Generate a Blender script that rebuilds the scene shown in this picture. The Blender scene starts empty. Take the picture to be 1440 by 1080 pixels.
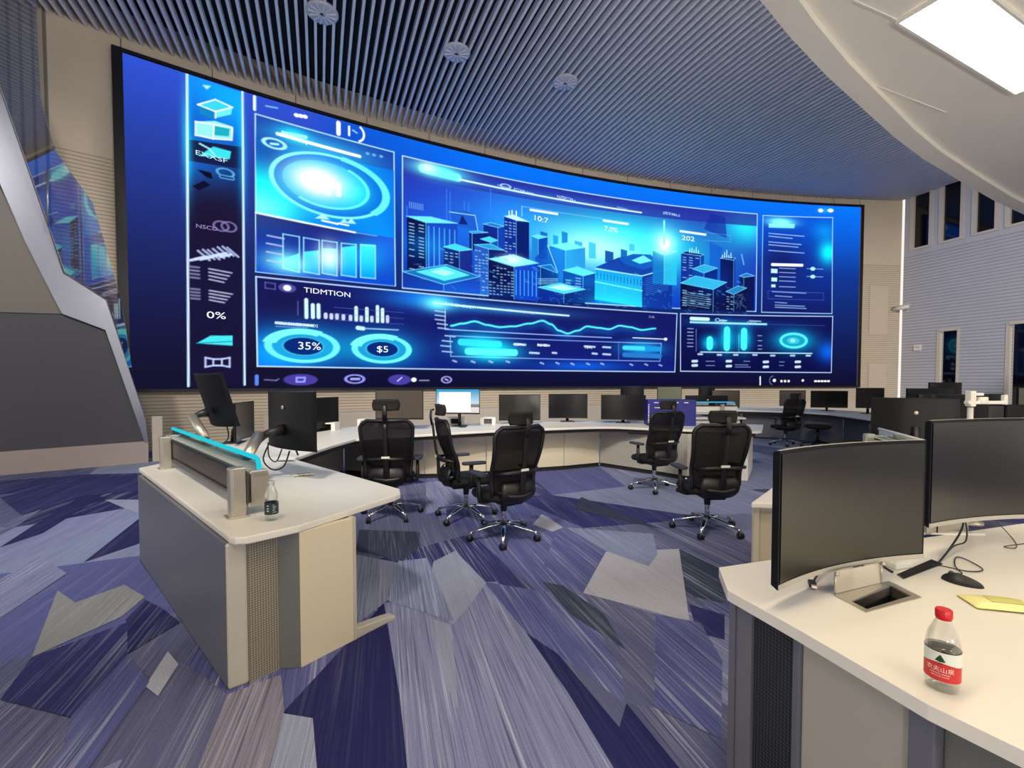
import bpy, math, random
import numpy as np
from mathutils import Vector, Matrix
from mathutils.geometry import tessellate_polygon
PI = math.pi
R_ = math.radians
random.seed(7)
col = bpy.context.scene.collection

# ---------------------------------------------------------------- helpers
def lin(c):
    return tuple((x/255/12.92 if x/255 <= .04045 else ((x/255+.055)/1.055)**2.4) for x in c)

def tag(o, label=None, cat=None, group=None, kind=None):
    if label: o['label'] = label
    if cat: o['category'] = cat
    if group: o['group'] = group
    if kind: o['kind'] = kind
    return o

def empty(name, loc, rz=0.0, label=None, cat=None, group=None):
    o = bpy.data.objects.new(name, None)
    o.empty_display_size = .1
    o.location = loc
    o.rotation_euler = (0, 0, rz)
    col.objects.link(o)
    return tag(o, label, cat, group)

class MB:
    """collects shapes and links them as one mesh object"""
    def __init__(s): s.v, s.f, s.m, s.sm = [], [], [], []
    def add(s, vs, fs, mat=0, smooth=False):
        b = len(s.v)
        s.v += [tuple(p) for p in vs]
        for f in fs:
            s.f.append([b+i for i in f]); s.m.append(mat); s.sm.append(smooth)
        return s
    def box(s, c, d, rz=0, mat=0, M=None):
        x, y, z = d[0]/2, d[1]/2, d[2]/2
        T = M if M is not None else Matrix.Rotation(rz, 3, 'Z')
        c = Vector(c)
        vs = [c + T @ Vector((a*x, b*y, e*z)) for e in (-1, 1) for a, b in ((-1, -1), (1, -1), (1, 1), (-1, 1))]
        return s.add(vs, [(3, 2, 1, 0), (4, 5, 6, 7), (0, 1, 5, 4), (1, 2, 6, 5), (2, 3, 7, 6), (3, 0, 4, 7)], mat)
    def prism(s, poly, z0, z1, mat=0, holes=()):
        A = sum(poly[i][0]*poly[(i+1) % len(poly)][1]-poly[(i+1) % len(poly)][0]*poly[i][1] for i in range(len(poly)))
        if A < 0: poly = poly[::-1]
        loops = [list(poly)] + [list(h) for h in holes]
        flat = [p for l in loops for p in l]
        n = len(flat)
        tris = tessellate_polygon([[Vector((p[0], p[1], 0)) for p in l] for l in loops])
        vs = [(p[0], p[1], z1) for p in flat] + [(p[0], p[1], z0) for p in flat]
        fs = []
        for t in tris:
            a, b, c = (Vector(flat[i]) for i in t)
            t = tuple(t)
            if (b-a).cross(c-a) < 0: t = t[::-1]
            fs.append(t); fs.append(tuple(i+n for i in t[::-1]))
        o = 0
        for k, l in enumerate(loops):
            ar = sum(l[i][0]*l[(i+1) % len(l)][1]-l[(i+1) % len(l)][0]*l[i][1] for i in range(len(l)))
            for i in range(len(l)):
                j = (i+1) % len(l)
                q = (o+i, o+i+n, o+j+n, o+j)
                if (ar > 0) == (k > 0): q = q[::-1]
                fs.append(q)
            o += len(l)
        return s.add(vs, fs, mat)
    def slab(s, pts, ext, mat=0):
        """planar 3D polygon pushed along ext"""
        n = len(pts); e = Vector(ext)
        vs = [Vector(p) for p in pts] + [Vector(p)+e for p in pts]
        nn = Vector((0, 0, 0))
        for i in range(n):
            nn += Vector(pts[i]).cross(Vector(pts[(i+1) % n]))
        rev = nn.dot(e) > 0
        a, b = tuple(range(n)), tuple(range(2*n-1, n-1, -1))
        if rev: a, b = a[::-1], b[::-1]
        fs = [a, b]
        for i in range(n):
            j = (i+1) % n
            q = (i, i+n, j+n, j)
            fs.append(q[::-1] if rev else q)
        return s.add(vs, fs, mat)
    def tube(s, pts, r, n=8, mat=0, closed=False, flat=1.0, smooth=True):
        pts = [Vector(p) for p in pts]; N = len(pts)
        vs, fs = [], []
        up = Vector((0, 0, 1)); prev = None
        for i, p in enumerate(pts):
            if closed: d = pts[(i+1) % N]-pts[i-1]
            else: d = pts[min(i+1, N-1)]-pts[max(i-1, 0)]
            d.normalize()
            a = d.cross(up) if prev is None else prev-d*prev.dot(d)
            if a.length < 1e-4: a = d.cross(Vector((1, 0, 0)))
            a.normalize(); b = a.cross(d); prev = a
            rr = r[i] if isinstance(r, (list, tuple)) else r
            for k in range(n):
                t = 2*PI*k/n
                vs.append(p + a*(math.cos(t)*rr) + b*(math.sin(t)*rr*flat))
        for i in range(N if closed else N-1):
            j = (i+1) % N
            for k in range(n):
                l = (k+1) % n
                fs.append((i*n+k, i*n+l, j*n+l, j*n+k))
        if not closed:
            fs.append(tuple(range(n-1, -1, -1))); fs.append(tuple(range((N-1)*n, N*n)))
        return s.add(vs, fs, mat, smooth)
    def cyl(s, p0, p1, r0, r1=None, n=20, mat=0):
        return s.tube([p0, p1], [r0, r0 if r1 is None else r1], n, mat)
    def lathe(s, prof, c=(0, 0, 0), n=28, mat=0, T=None):
        vs, fs = [], []
        for r, z in prof:
            for k in range(n):
                t = 2*PI*k/n
                p = Vector((r*math.cos(t), r*math.sin(t), z))
                if T is not None: p = T @ p
                vs.append(p+Vector(c))
        for i in range(len(prof)-1):
            for k in range(n):
                l = (k+1) % n
                fs.append((i*n+k, i*n+l, (i+1)*n+l, (i+1)*n+k))
        return s.add(vs, fs, mat, True)
    def sheet(s, rows, mat=0, smooth=True, flip=False):
        n = len(rows[0])
        vs = [p for r in rows for p in r]; fs = []
        for i in range(len(rows)-1):
            for k in range(n-1):
                q = (i*n+k, i*n+k+1, (i+1)*n+k+1, (i+1)*n+k)
                fs.append(q[::-1] if flip else q)
        return s.add(vs, fs, mat, smooth)
    def build(s, name, mats, parent=None, bevel=0, sub=0, solid=0, world=False, seg=2):
        me = bpy.data.meshes.new(name)
        vs = s.v
        if world and parent is not None:
            l = parent.location
            vs = [(v[0]-l[0], v[1]-l[1], v[2]-l[2]) for v in vs]
        me.from_pydata([tuple(v) for v in vs], [], s.f)
        if not isinstance(mats, (list, tuple)): mats = [mats]
        for m in mats: me.materials.append(m)
        me.polygons.foreach_set('material_index', s.m)
        me.polygons.foreach_set('use_smooth', s.sm)
        me.update()
        o = bpy.data.objects.new(name, me)
        col.objects.link(o)
        if parent is not None: o.parent = parent
        if solid:
            d = o.modifiers.new('solid', 'SOLIDIFY'); d.thickness = solid; d.offset = 0
        if bevel:
            b = o.modifiers.new('bevel', 'BEVEL'); b.width = bevel; b.segments = seg; b.limit_method = 'ANGLE'; b.angle_limit = R_(40)
        if sub:
            u = o.modifiers.new('sub', 'SUBSURF'); u.levels = sub; u.render_levels = sub
        return o

# ---------------------------------------------------------------- materials
def nodes(name):
    m = bpy.data.materials.new(name); m.use_nodes = True
    nt = m.node_tree; nt.nodes.clear()
    out = nt.nodes.new('ShaderNodeOutputMaterial')
    return m, nt, out

def pbr(name, c, rough=.5, metal=0.0, vary=.04, scale=6.0, bump=0.0, bscale=200.0, spec=.5, coat=0.0):
    m, nt, out = nodes(name)
    b = nt.nodes.new('ShaderNodeBsdfPrincipled')
    nt.links.new(b.outputs[0], out.inputs[0])
    tc = nt.nodes.new('ShaderNodeTexCoord')
    nz = nt.nodes.new('ShaderNodeTexNoise'); nz.inputs['Scale'].default_value = scale; nz.inputs['Detail'].default_value = 3
    nt.links.new(tc.outputs['Object'], nz.inputs['Vector'])
    mx = nt.nodes.new('ShaderNodeMix'); mx.data_type = 'RGBA'
    l = lin(c)
    mx.inputs[6].default_value = tuple(x*(1-vary) for x in l)+(1,)
    mx.inputs[7].default_value = tuple(min(1, x*(1+vary)) for x in l)+(1,)
    nt.links.new(nz.outputs[0], mx.inputs[0]); nt.links.new(mx.outputs[2], b.inputs['Base Color'])
    b.inputs['Roughness'].default_value = rough; b.inputs['Metallic'].default_value = metal
    b.inputs['Specular IOR Level'].default_value = spec; b.inputs['Coat Weight'].default_value = coat
    if bump:
        n2 = nt.nodes.new('ShaderNodeTexNoise'); n2.inputs['Scale'].default_value = bscale
        nt.links.new(tc.outputs['Object'], n2.inputs['Vector'])
        bp = nt.nodes.new('ShaderNodeBump'); bp.inputs['Strength'].default_value = bump; bp.inputs['Distance'].default_value = .002
        nt.links.new(n2.outputs[0], bp.inputs['Height']); nt.links.new(bp.outputs[0], b.inputs['Normal'])
    return m

def emit(name, c, s=1.0):
    m, nt, out = nodes(name)
    e = nt.nodes.new('ShaderNodeEmission'); e.inputs[0].default_value = lin(c)+(1,); e.inputs[1].default_value = s
    nt.links.new(e.outputs[0], out.inputs[0]); return m

def clear(name, tint, gloss=.15, rough=.02, dens=.0, edge=.75):
    """thin clear plastic or glass: see-through with a mirror-like skin"""
    m, nt, out = nodes(name)
    t = nt.nodes.new('ShaderNodeBsdfTransparent'); t.inputs[0].default_value = lin(tint)+(1,)
    g = nt.nodes.new('ShaderNodeBsdfGlossy'); g.inputs[1].default_value = rough
    g.inputs[0].default_value = (1, 1, 1, 1)
    lw = nt.nodes.new('ShaderNodeLayerWeight'); lw.inputs[0].default_value = .3
    mp = nt.nodes.new('ShaderNodeMapRange'); mp.inputs[3].default_value = gloss; mp.inputs[4].default_value = edge
    nt.links.new(lw.outputs['Facing'], mp.inputs[0])
    mx = nt.nodes.new('ShaderNodeMixShader')
    nt.links.new(mp.outputs[0], mx.inputs[0]); nt.links.new(t.outputs[0], mx.inputs[1]); nt.links.new(g.outputs[0], mx.inputs[2])
    nt.links.new(mx.outputs[0], out.inputs[0]); return m

def ribbed(name, c, c2, period, zmax, rough=.6, axis=2):
    """acoustic wall board: fine horizontal grooves below zmax, plain boards above"""
    m, nt, out = nodes(name)
    N = nt.nodes.new; Lk = nt.links.new
    b = N('ShaderNodeBsdfPrincipled'); Lk(b.outputs[0], out.inputs[0]); b.inputs['Roughness'].default_value = rough
    tc = N('ShaderNodeTexCoord'); sp = N('ShaderNodeSeparateXYZ'); Lk(tc.outputs['Object'], sp.inputs[0])
    dv = N('ShaderNodeMath'); dv.operation = 'DIVIDE'; dv.inputs[1].default_value = period; Lk(sp.outputs[axis], dv.inputs[0])
    fr = N('ShaderNodeMath'); fr.operation = 'FRACT'; Lk(dv.outputs[0], fr.inputs[0])
    gt = N('ShaderNodeMath'); gt.operation = 'LESS_THAN'; gt.inputs[1].default_value = .3; Lk(fr.outputs[0], gt.inputs[0])
    lt = N('ShaderNodeMath'); lt.operation = 'LESS_THAN'; lt.inputs[1].default_value = zmax; Lk(sp.outputs[2], lt.inputs[0])
    ml = N('ShaderNodeMath'); ml.operation = 'MULTIPLY'; Lk(gt.outputs[0], ml.inputs[0]); Lk(lt.outputs[0], ml.inputs[1])
    mx = N('ShaderNodeMix'); mx.data_type = 'RGBA'; mx.inputs[6].default_value = lin(c)+(1,); mx.inputs[7].default_value = lin(c2)+(1,)
    Lk(ml.outputs[0], mx.inputs[0])
    nz = N('ShaderNodeTexNoise'); nz.inputs['Scale'].default_value = 1.2; Lk(tc.outputs['Object'], nz.inputs['Vector'])
    hs = N('ShaderNodeMapRange'); hs.inputs[3].default_value = .92; hs.inputs[4].default_value = 1.06; Lk(nz.outputs[0], hs.inputs[0])
    vm = N('ShaderNodeVectorMath'); vm.operation = 'SCALE'; Lk(mx.outputs[2], vm.inputs[0]); Lk(hs.outputs[0], vm.inputs['Scale'])
    Lk(vm.outputs[0], b.inputs['Base Color'])
    bp = N('ShaderNodeBump'); bp.invert = True; bp.inputs['Strength'].default_value = .6; bp.inputs['Distance'].default_value = .01
    Lk(ml.outputs[0], bp.inputs['Height']); Lk(bp.outputs[0], b.inputs['Normal'])
    return m

def carpet_mat():
    m, nt, out = nodes('carpet')
    N = nt.nodes.new; Lk = nt.links.new
    b = N('ShaderNodeBsdfPrincipled'); Lk(b.outputs[0], out.inputs[0]); b.inputs['Roughness'].default_value = .95
    b.inputs['Specular IOR Level'].default_value = .15
    at = N('ShaderNodeAttribute'); at.attribute_name = 'tile'
    uv = N('ShaderNodeUVMap'); uv.uv_map = 'streak'
    def streak(sx, sy, lo, hi):
        mp = N('ShaderNodeMapping'); mp.inputs['Scale'].default_value = (sx, sy, 1); Lk(uv.outputs[0], mp.inputs[0])
        nz = N('ShaderNodeTexNoise'); nz.inputs['Scale'].default_value = 1; nz.inputs['Detail'].default_value = 3; nz.inputs['Roughness'].default_value = .65
        Lk(mp.outputs[0], nz.inputs['Vector'])
        mr = N('ShaderNodeMapRange'); mr.inputs[1].default_value = lo; mr.inputs[2].default_value = hi
        Lk(nz.outputs[0], mr.inputs[0]); return mr.outputs[0]
    a1 = streak(.8, 62, .46, .66); a2 = streak(1.1, 105, .50, .70); a3 = streak(.5, 9, .42, .7)
    amt = N('ShaderNodeMath'); amt.operation = 'MULTIPLY'; Lk(at.outputs['Alpha'], amt.inputs[0]); Lk(a1, amt.inputs[1])
    cm = N('ShaderNodeMath'); cm.operation = 'MULTIPLY'; Lk(amt.outputs[0], cm.inputs[0]); Lk(a3, cm.inputs[1])
    m1 = N('ShaderNodeMix'); m1.data_type = 'RGBA'; Lk(cm.outputs[0], m1.inputs[0]); Lk(at.outputs['Color'], m1.inputs[6])
    m1.inputs[7].default_value = lin((196, 200, 226))+(1,)
    d = N('ShaderNodeMath'); d.operation = 'MULTIPLY'; Lk(at.outputs['Alpha'], d.inputs[0]); Lk(a2, d.inputs[1])
    d2 = N('ShaderNodeMath'); d2.operation = 'MULTIPLY'; Lk(d.outputs[0], d2.inputs[0]); d2.inputs[1].default_value = .75
    m2 = N('ShaderNodeMix'); m2.data_type = 'RGBA'; Lk(d2.outputs[0], m2.inputs[0]); Lk(m1.outputs[2], m2.inputs[6])
    m2.inputs[7].default_value = lin((44, 46, 92))+(1,)
    tc = N('ShaderNodeTexCoord'); pile = N('ShaderNodeTexNoise'); pile.inputs['Scale'].default_value = 160; Lk(tc.outputs['Object'], pile.inputs['Vector'])
    pr = N('ShaderNodeMapRange'); pr.inputs[3].default_value = .72; pr.inputs[4].default_value = 1.28; Lk(pile.outputs[0], pr.inputs[0])
    vm = N('ShaderNodeVectorMath'); vm.operation = 'SCALE'; Lk(m2.outputs[2], vm.inputs[0]); Lk(pr.outputs[0], vm.inputs['Scale'])
    Lk(vm.outputs[0], b.inputs['Base Color'])
    bp = N('ShaderNodeBump'); bp.inputs['Strength'].default_value = .4; bp.inputs['Distance'].default_value = .004
    Lk(pile.outputs[0], bp.inputs['Height']); Lk(bp.outputs[0], b.inputs['Normal'])
    return m

def perforated(name, c, hole, pitch, ang):
    m, nt, out = nodes(name)
    N = nt.nodes.new; Lk = nt.links.new
    b = N('ShaderNodeBsdfPrincipled'); Lk(b.outputs[0], out.inputs[0]); b.inputs['Roughness'].default_value = .5
    tc = N('ShaderNodeTexCoord'); vo = N('ShaderNodeTexVoronoi'); vo.inputs['Scale'].default_value = 1/pitch; vo.inputs['Randomness'].default_value = 0
    mp = N('ShaderNodeMapping'); mp.inputs['Rotation'].default_value = (0, 0, -ang); mp2 = N('ShaderNodeMapping'); mp2.inputs['Scale'].default_value = (1, 0, 1)
    Lk(tc.outputs['Object'], mp.inputs[0]); Lk(mp.outputs[0], mp2.inputs[0]); Lk(mp2.outputs[0], vo.inputs['Vector'])
    lt = N('ShaderNodeMath'); lt.operation = 'LESS_THAN'; lt.inputs[1].default_value = .45; Lk(vo.outputs['Distance'], lt.inputs[0])
    mx = N('ShaderNodeMix'); mx.data_type = 'RGBA'; mx.inputs[6].default_value = lin(c)+(1,); mx.inputs[7].default_value = lin(hole)+(1,)
    Lk(lt.outputs[0], mx.inputs[0]); Lk(mx.outputs[2], b.inputs['Base Color']); return m

def meshfab(name, c, op):
    m, nt, out = nodes(name)
    N = nt.nodes.new; Lk = nt.links.new
    b = N('ShaderNodeBsdfPrincipled'); b.inputs['Base Color'].default_value = lin(c)+(1,); b.inputs['Roughness'].default_value = .7
    b.inputs['Specular IOR Level'].default_value = .25
    t = N('ShaderNodeBsdfTransparent')
    tc = N('ShaderNodeTexCoord'); nz = N('ShaderNodeTexNoise'); nz.inputs['Scale'].default_value = 70; Lk(tc.outputs['Object'], nz.inputs['Vector'])
    mr = N('ShaderNodeMapRange'); mr.inputs[3].default_value = op-.12; mr.inputs[4].default_value = op+.12; Lk(nz.outputs[0], mr.inputs[0])
    mx = N('ShaderNodeMixShader'); Lk(mr.outputs[0], mx.inputs[0]); Lk(t.outputs[0], mx.inputs[1]); Lk(b.outputs[0], mx.inputs[2])
    Lk(mx.outputs[0], out.inputs[0]); return m

M = dict(
    wall=ribbed('beige_wall_board', (214, 200, 178), (176, 160, 138), .075, 6.0),
    wall_grey=ribbed('grey_wall_board', (190, 190, 198), (160, 160, 170), .11, 6.2),
    wall_side=ribbed('slatted_side_board', (176, 168, 150), (120, 114, 104), .16, 20, axis=0),
    plain=pbr('beige_panel', (208, 194, 174), .6),
    ledge=pbr('ledge_paint', (205, 196, 182), .5),
    seam=pbr('panel_seam', (120, 108, 94), .8),
    white=pbr('white_paint', (232, 230, 224), .55),
    soffit=pbr('soffit_paint', (240, 236, 226), .6, vary=.02, scale=2),
    slat=pbr('ceiling_slat', (206, 206, 220), .45, vary=.02),
    plenum=pbr('dark_plenum', (22, 24, 40), .9),
    top=pbr('worktop_laminate', (232, 228, 221), .38, vary=.02, scale=3, bump=.02),
    cream=pbr('cream_panel', (222, 212, 186), .5, vary=.02),
    grey=pbr('grey_panel', (108, 109, 120), .42, vary=.03, scale=3),
    dgrey=pbr('dark_grey_panel', (112, 114, 112), .5),
    mgrey=pbr('mid_grey_panel', (176, 172, 162), .5, vary=.02, scale=2),
    legp=pbr('pale_metal_leg', (206, 200, 186), .42, .2, vary=.03, scale=20),
    kick=pbr('dark_plinth', (34, 30, 32), .7),
    silver=pbr('brushed_aluminium', (198, 192, 180), .32, .75, vary=.06, scale=40),
    trimm=pbr('satin_metal_trim', (158, 162, 178), .3, .7, vary=.03),
    chrome=pbr('polished_chrome', (215, 215, 220), .14, 1.0, vary=.02),
    black=pbr('black_plastic', (24, 22, 26), .45, bump=.05),
    softblack=pbr('black_fabric', (20, 18, 22), .85, bump=.2, bscale=400),
    armtop=pbr('arm_pad_rubber', (58, 58, 66), .6),
    mesh=meshfab('black_mesh_fabric', (22, 20, 26), .86),
    sgreen=pbr('greenish_display', (92, 96, 82), .5, vary=.03),
    sbrown=pbr('brownish_display', (66, 57, 52), .5, vary=.03),
    sdark=pbr('black_display', (12, 12, 16), .28, vary=.02, spec=.3),
    screen=pbr('dark_display', (22, 21, 20), .27, vary=.02, spec=.75),
    shell=pbr('monitor_shell', (11, 12, 18), .45, vary=.03, spec=.25),
    bezel=pbr('monitor_bezel', (16, 16, 18), .35),
    beam=pbr('rail_beam', (70, 66, 62), .4, .3),
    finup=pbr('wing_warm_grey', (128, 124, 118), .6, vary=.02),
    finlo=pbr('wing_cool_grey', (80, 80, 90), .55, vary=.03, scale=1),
    plinth=pbr('wing_plinth', (182, 168, 162), .6),
    glass=clear('balustrade_glass', (226, 226, 230), .14, .015, edge=.4),
    pale_glass=clear('rail_glass', (200, 232, 238), .12, .03),
    pet=clear('clear_plastic', (250, 250, 250), .06, .05),
    water=clear('water_fill', (244, 246, 244), .03, .03, edge=.2),
    cyan=emit('lit_glass_edge', (40, 205, 222), 1.0),
    blue_edge=emit('lit_blue_edge', (90, 190, 240), .7),
    led=emit('led_diffuser', (255, 236, 200), 20.0),
    red=pbr('red_plastic', (206, 24, 30), .35),
    redlabel=pbr('red_label', (200, 40, 44), .45),
    whitelabel=pbr('white_label', (226, 230, 220), .5),
    green=pbr('dark_green_ink', (26, 66, 34), .5),
    greenlabel=pbr('green_label', (20, 48, 44), .45),
    ink=pbr('white_ink', (240, 225, 215), .5),
    yellow=pbr('yellow_wrapper', (240, 232, 160), .4, vary=.08, scale=30),
    olive=pbr('olive_print', (206, 200, 116), .5),
    paper=pbr('paper', (226, 222, 206), .7),
    blue_box=pbr('blue_carton', (34, 40, 130), .45, vary=.2, scale=14),
    dglass=pbr('dark_pane', (8, 9, 20), .06, vary=.1, spec=.7),
    brown=pbr('mullion_paint', (206, 196, 184), .5),
    darkhole=pbr('dark_cavity', (14, 12, 12), .8),
    cable=pbr('black_cable', (18, 17, 18), .5),
    vent=pbr('vent_paint', (176, 182, 200), .4),
    perf_l=perforated('perforated_sheet_pale', (178, 170, 152), (112, 106, 96), .012, R_(30)),
    perf_d=perforated('perforated_sheet_dark', (66, 68, 74), (22, 23, 28), .013, R_(-71)),
    carpet=carpet_mat(),
)

def text_geo(body, size=1.0, align='LEFT'):
    """outline of a word as flat vertices and faces"""
    cu = bpy.data.curves.new('lettering', 'FONT'); cu.body = body; cu.size = size; cu.align_x = align
    cu.resolution_u = 3
    ob = bpy.data.objects.new('lettering', cu); col.objects.link(ob)
    dg = bpy.context.evaluated_depsgraph_get(); dg.update()
    me = bpy.data.meshes.new_from_object(ob.evaluated_get(dg))
    vs = [(v.co.x, v.co.y) for v in me.vertices]; fs = [tuple(p.vertices) for p in me.polygons]
    bpy.data.objects.remove(ob); bpy.data.curves.remove(cu); bpy.data.meshes.remove(me)
    return vs, fs

# ---------------------------------------------------------------- the setting: floor
CC = (16.8434, -22.5051); RR = 40.38; ZB, ZT = 1.32, 8.09
TH_L, TH_R, TH_W, TH_X = 2.22750, 1.66073, 1.61689, 2.25450
def arcp(th, r, z=0.0): return (CC[0]+r*math.cos(th), CC[1]+r*math.sin(th), z)

PAL = dict(navy=(40, 41, 94), navy2=(52, 54, 110), blue=(92, 98, 156), lav=(134, 140, 182), gray=(150, 158, 186), pale=(180, 185, 204),
           slate=(60, 64, 88), teal=(58, 70, 92), cream=(178, 180, 196), lblue=(134, 146, 182), dusk=(98, 102, 140), olive=(142, 144, 150), mauve=(138, 134, 154))
fl_v, fl_f, fl_c, fl_d = [], [], [], []
def patch(pts, c, ang, amt, z=0.0):
    b = len(fl_v); fl_v.extend([(p[0], p[1], z) for p in pts])
    A = sum(pts[i][0]*pts[(i+1) % len(pts)][1]-pts[(i+1) % len(pts)][0]*pts[i][1] for i in range(len(pts)))
    idx = list(range(b, b+len(pts)))
    fl_f.append(idx if A > 0 else idx[::-1]); fl_c.append(lin(PAL[c])+(amt,)); fl_d.append((R_(ang), random.random()*40))
# woven shard tiles: sheared rows of quads with a jittered outline
ca, sa = math.cos(R_(118)), math.sin(R_(118))
NI, NJ = 22, 30
grid = {}
for i in range(NI+1):
    for j in range(NJ+1):
        a = (i-NI/2)*1.5+random.uniform(-.45, .45); b_ = (j-NJ/2)*1.05+random.uniform(-.35, .35)+(i % 2)*.4
        grid[i, j] = (a*ca-b_*sa+2, a*sa+b_*ca+7)
names = ['blue', 'lav', 'gray', 'lblue', 'gray', 'lav', 'dusk', 'slate', 'dusk', 'dusk', 'blue', 'navy2', 'mauve']
for i in range(NI):
    for j in range(NJ):
        q = [grid[i, j], grid[i+1, j], grid[i+1, j+1], grid[i, j+1]]
        xm = sum(p[0] for p in q)/4; ym = sum(p[1] for p in q)/4
        if xm < -1.6-.12*ym: patch(q, random.choice(['navy2', 'blue', 'dusk', 'blue', 'lav', 'navy', 'lblue', 'dusk', 'gray']), 107+random.uniform(-4, 4), random.choice([.3, .6, .8, 1]))
        else: patch(q, random.choice(names), 107+random.uniform(-4, 4), random.choice([.4, .7, 1, 1]))
# the large shards that can be told apart near the consoles
SH = [
    ([(-0.860,3.060), (-0.420,3.367), (-0.106,3.391), (0.271,2.156), (0.389,1.735), (-0.390,1.739)], 'lav', 106, 1.0),
    ([(-0.494,2.847), (-0.369,2.780), (-0.241,2.043), (-0.334,2.240)], 'gray', 106, .4),
    ([(-0.211,3.391), (0.102,3.273), (0.503,3.163), (0.558,2.295), (0.525,2.089), (0.252,2.478), (0.084,2.692)], 'blue', 122, 1.0),
    ([(-0.860,3.060), (-0.530,2.137), (-0.390,1.739), (-0.659,1.739), (-1.031,2.029)], 'navy', 106, .12),
    ([(-1.031,2.029), (-0.881,1.998), (-0.453,1.739), (-0.933,1.739)], 'gray', 106, .7),
    ([(0.084,2.692), (0.252,2.478), (0.462,1.944), (0.357,1.739), (0.271,2.156)], 'navy', 110, .08),
    ([(0.462,1.944), (0.530,2.093), (0.664,1.739), (0.357,1.739)], 'navy', 110, .08),
    ([(0.530,2.093), (0.650,2.065), (0.858,1.877), (0.802,1.739), (0.664,1.739)], 'dusk', 118, .9),
    ([(0.820,3.993), (1.484,4.061), (1.099,2.813), (0.853,2.983), (0.500,3.206)], 'cream', 118, .35),
    ([(0.521,4.659), (0.807,3.993), (0.504,3.228), (0.259,3.696), (0.379,4.281)], 'blue', 125, .8),
    ([(1.484,4.061), (1.674,3.571), (1.424,3.050), (1.213,3.174)], 'teal', 122, .9),
    ([(0.509,3.196), (0.918,2.909), (0.650,2.065), (0.558,2.295), (0.520,2.771)], 'dusk', 124, .9),
    ([(0.222,3.391), (0.373,3.319), (0.591,2.909), (0.629,2.511), (0.366,2.927)], 'teal', 124, 1.0),
    ([(1.182,3.041), (1.355,2.900), (1.225,2.617), (1.095,2.692)], 'navy2', 118, .2),
    ([(0.918,2.909), (1.162,2.805), (1.120,2.414), (0.870,1.877), (0.650,2.065)], 'blue', 118, 1.0),
    ([(0.887,5.901), (1.498,4.614), (0.721,5.339)], 'slate', 110, .1),
    ([(-1.372,4.009), (-0.907,3.785), (-0.822,4.132), (-0.914,4.526), (-1.534,4.592)], 'slate', 112, .5),
    ([(0.335,5.137), (0.521,4.659), (0.401,4.526), (0.214,4.752)], 'cream', 112, .2),
    ([(0.550,4.659), (1.373,4.462), (1.252,3.926), (1.097,3.668), (0.814,4.027)], 'lblue', 118, .7),
    ([(-0.499,4.009), (-0.189,3.367), (-0.275,3.041), (-0.364,2.771), (-0.608,3.251), (-0.646,3.770)], 'gray', 108, .3),
    ([(-0.939,3.770), (-0.718,3.847), (-0.352,2.813), (-0.497,2.891), (-0.844,3.091)], 'lblue', 104, 1.0),
    ([(-1.344,3.926), (-0.932,3.740), (-0.844,3.091), (-0.953,2.771)], 'gray', 100, .9),
    ([(-4.587,4.096), (-4.952,4.752), (-5.306,5.430), (-5.678,6.128), (-5.141,5.829), (-5.118,5.557), (-4.598,4.483)], 'navy', 150, .1),
    ([(-6.545,5.864), (-6.686,7.082), (-5.929,7.298), (-5.082,6.248), (-5.556,5.975), (-5.442,5.083)], 'navy2', 155, .25),
    ([(-4.034,4.950), (-3.420,4.205), (-3.519,3.755)], 'navy', 150, .1),
    ([(-5.115,5.758), (-4.686,5.758), (-4.185,5.137), (-4.539,5.369)], 'gray', 150, .2),
    ([(-3.229,3.239), (-2.934,3.060), (-2.831,3.331), (-2.530,3.142), (-2.465,2.873), (-2.587,2.445)], 'olive', 146, .5),
    ([(-2.409,2.838), (-2.497,3.101), (-2.292,2.983), (-2.048,2.805), (-2.095,2.471)], 'navy', 142, .5),
    ([(-1.789,2.208), (-1.894,2.498), (-1.752,2.383), (-1.672,2.137)], 'pale', 132, .1),
    ([(-2.587,2.445), (-2.372,2.805), (-2.095,2.471), (-1.950,1.998), (-2.390,2.112)], 'navy2', 142, .5),
    ([(-1.776,1.739), (-1.908,1.904), (-1.642,1.739)], 'gray', 130, .1),
    ([(-3.847,3.428), (-4.001,3.878), (-3.444,3.531), (-3.325,3.196), (-3.214,2.856)], 'lav', 148, 1.0),
    ([(-1.950,1.998), (-2.095,2.471), (-1.793,2.240), (-1.592,1.739), (-1.827,1.839)], 'blue', 132, 1.0),
    ([(-1.759,2.414), (-1.349,2.147), (-1.153,1.739), (-1.428,1.739), (-1.653,2.112)], 'dusk', 122, .7),
    ([(-1.349,2.147), (-1.170,2.295), (-1.028,2.043), (-0.933,1.739), (-1.153,1.739)], 'mauve', 112, 1.0),
]
sx_, sy_ = 1.7*math.cos(R_(107)), 1.7*math.sin(R_(107))
for k, (pts, c, a, t) in enumerate(SH):
    pts = [(x-sx_, y-sy_) if y < 1.8 else (x, y) for x, y in pts]
    patch(pts, c, 107+(a-118)*.12, t, .00015*(k+1))
me = bpy.data.meshes.new('floor')
me.from_pydata(fl_v, [], fl_f)
ca_ = me.color_attributes.new('tile', 'FLOAT_COLOR', 'CORNER'); uvl = me.uv_layers.new(name='streak')
for p, c, (a, o) in zip(me.polygons, fl_c, fl_d):
    for li in p.loop_indices:
        ca_.data[li].color = c
        x, y, z = me.vertices[me.loops[li].vertex_index].co
        uvl.data[li].uv = (x*math.cos(a)+y*math.sin(a)+o, -x*math.sin(a)+y*math.cos(a)+o)
me.materials.append(M['carpet'])
fo = bpy.data.objects.new('floor', me); col.objects.link(fo); tag(fo, kind='structure')

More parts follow.
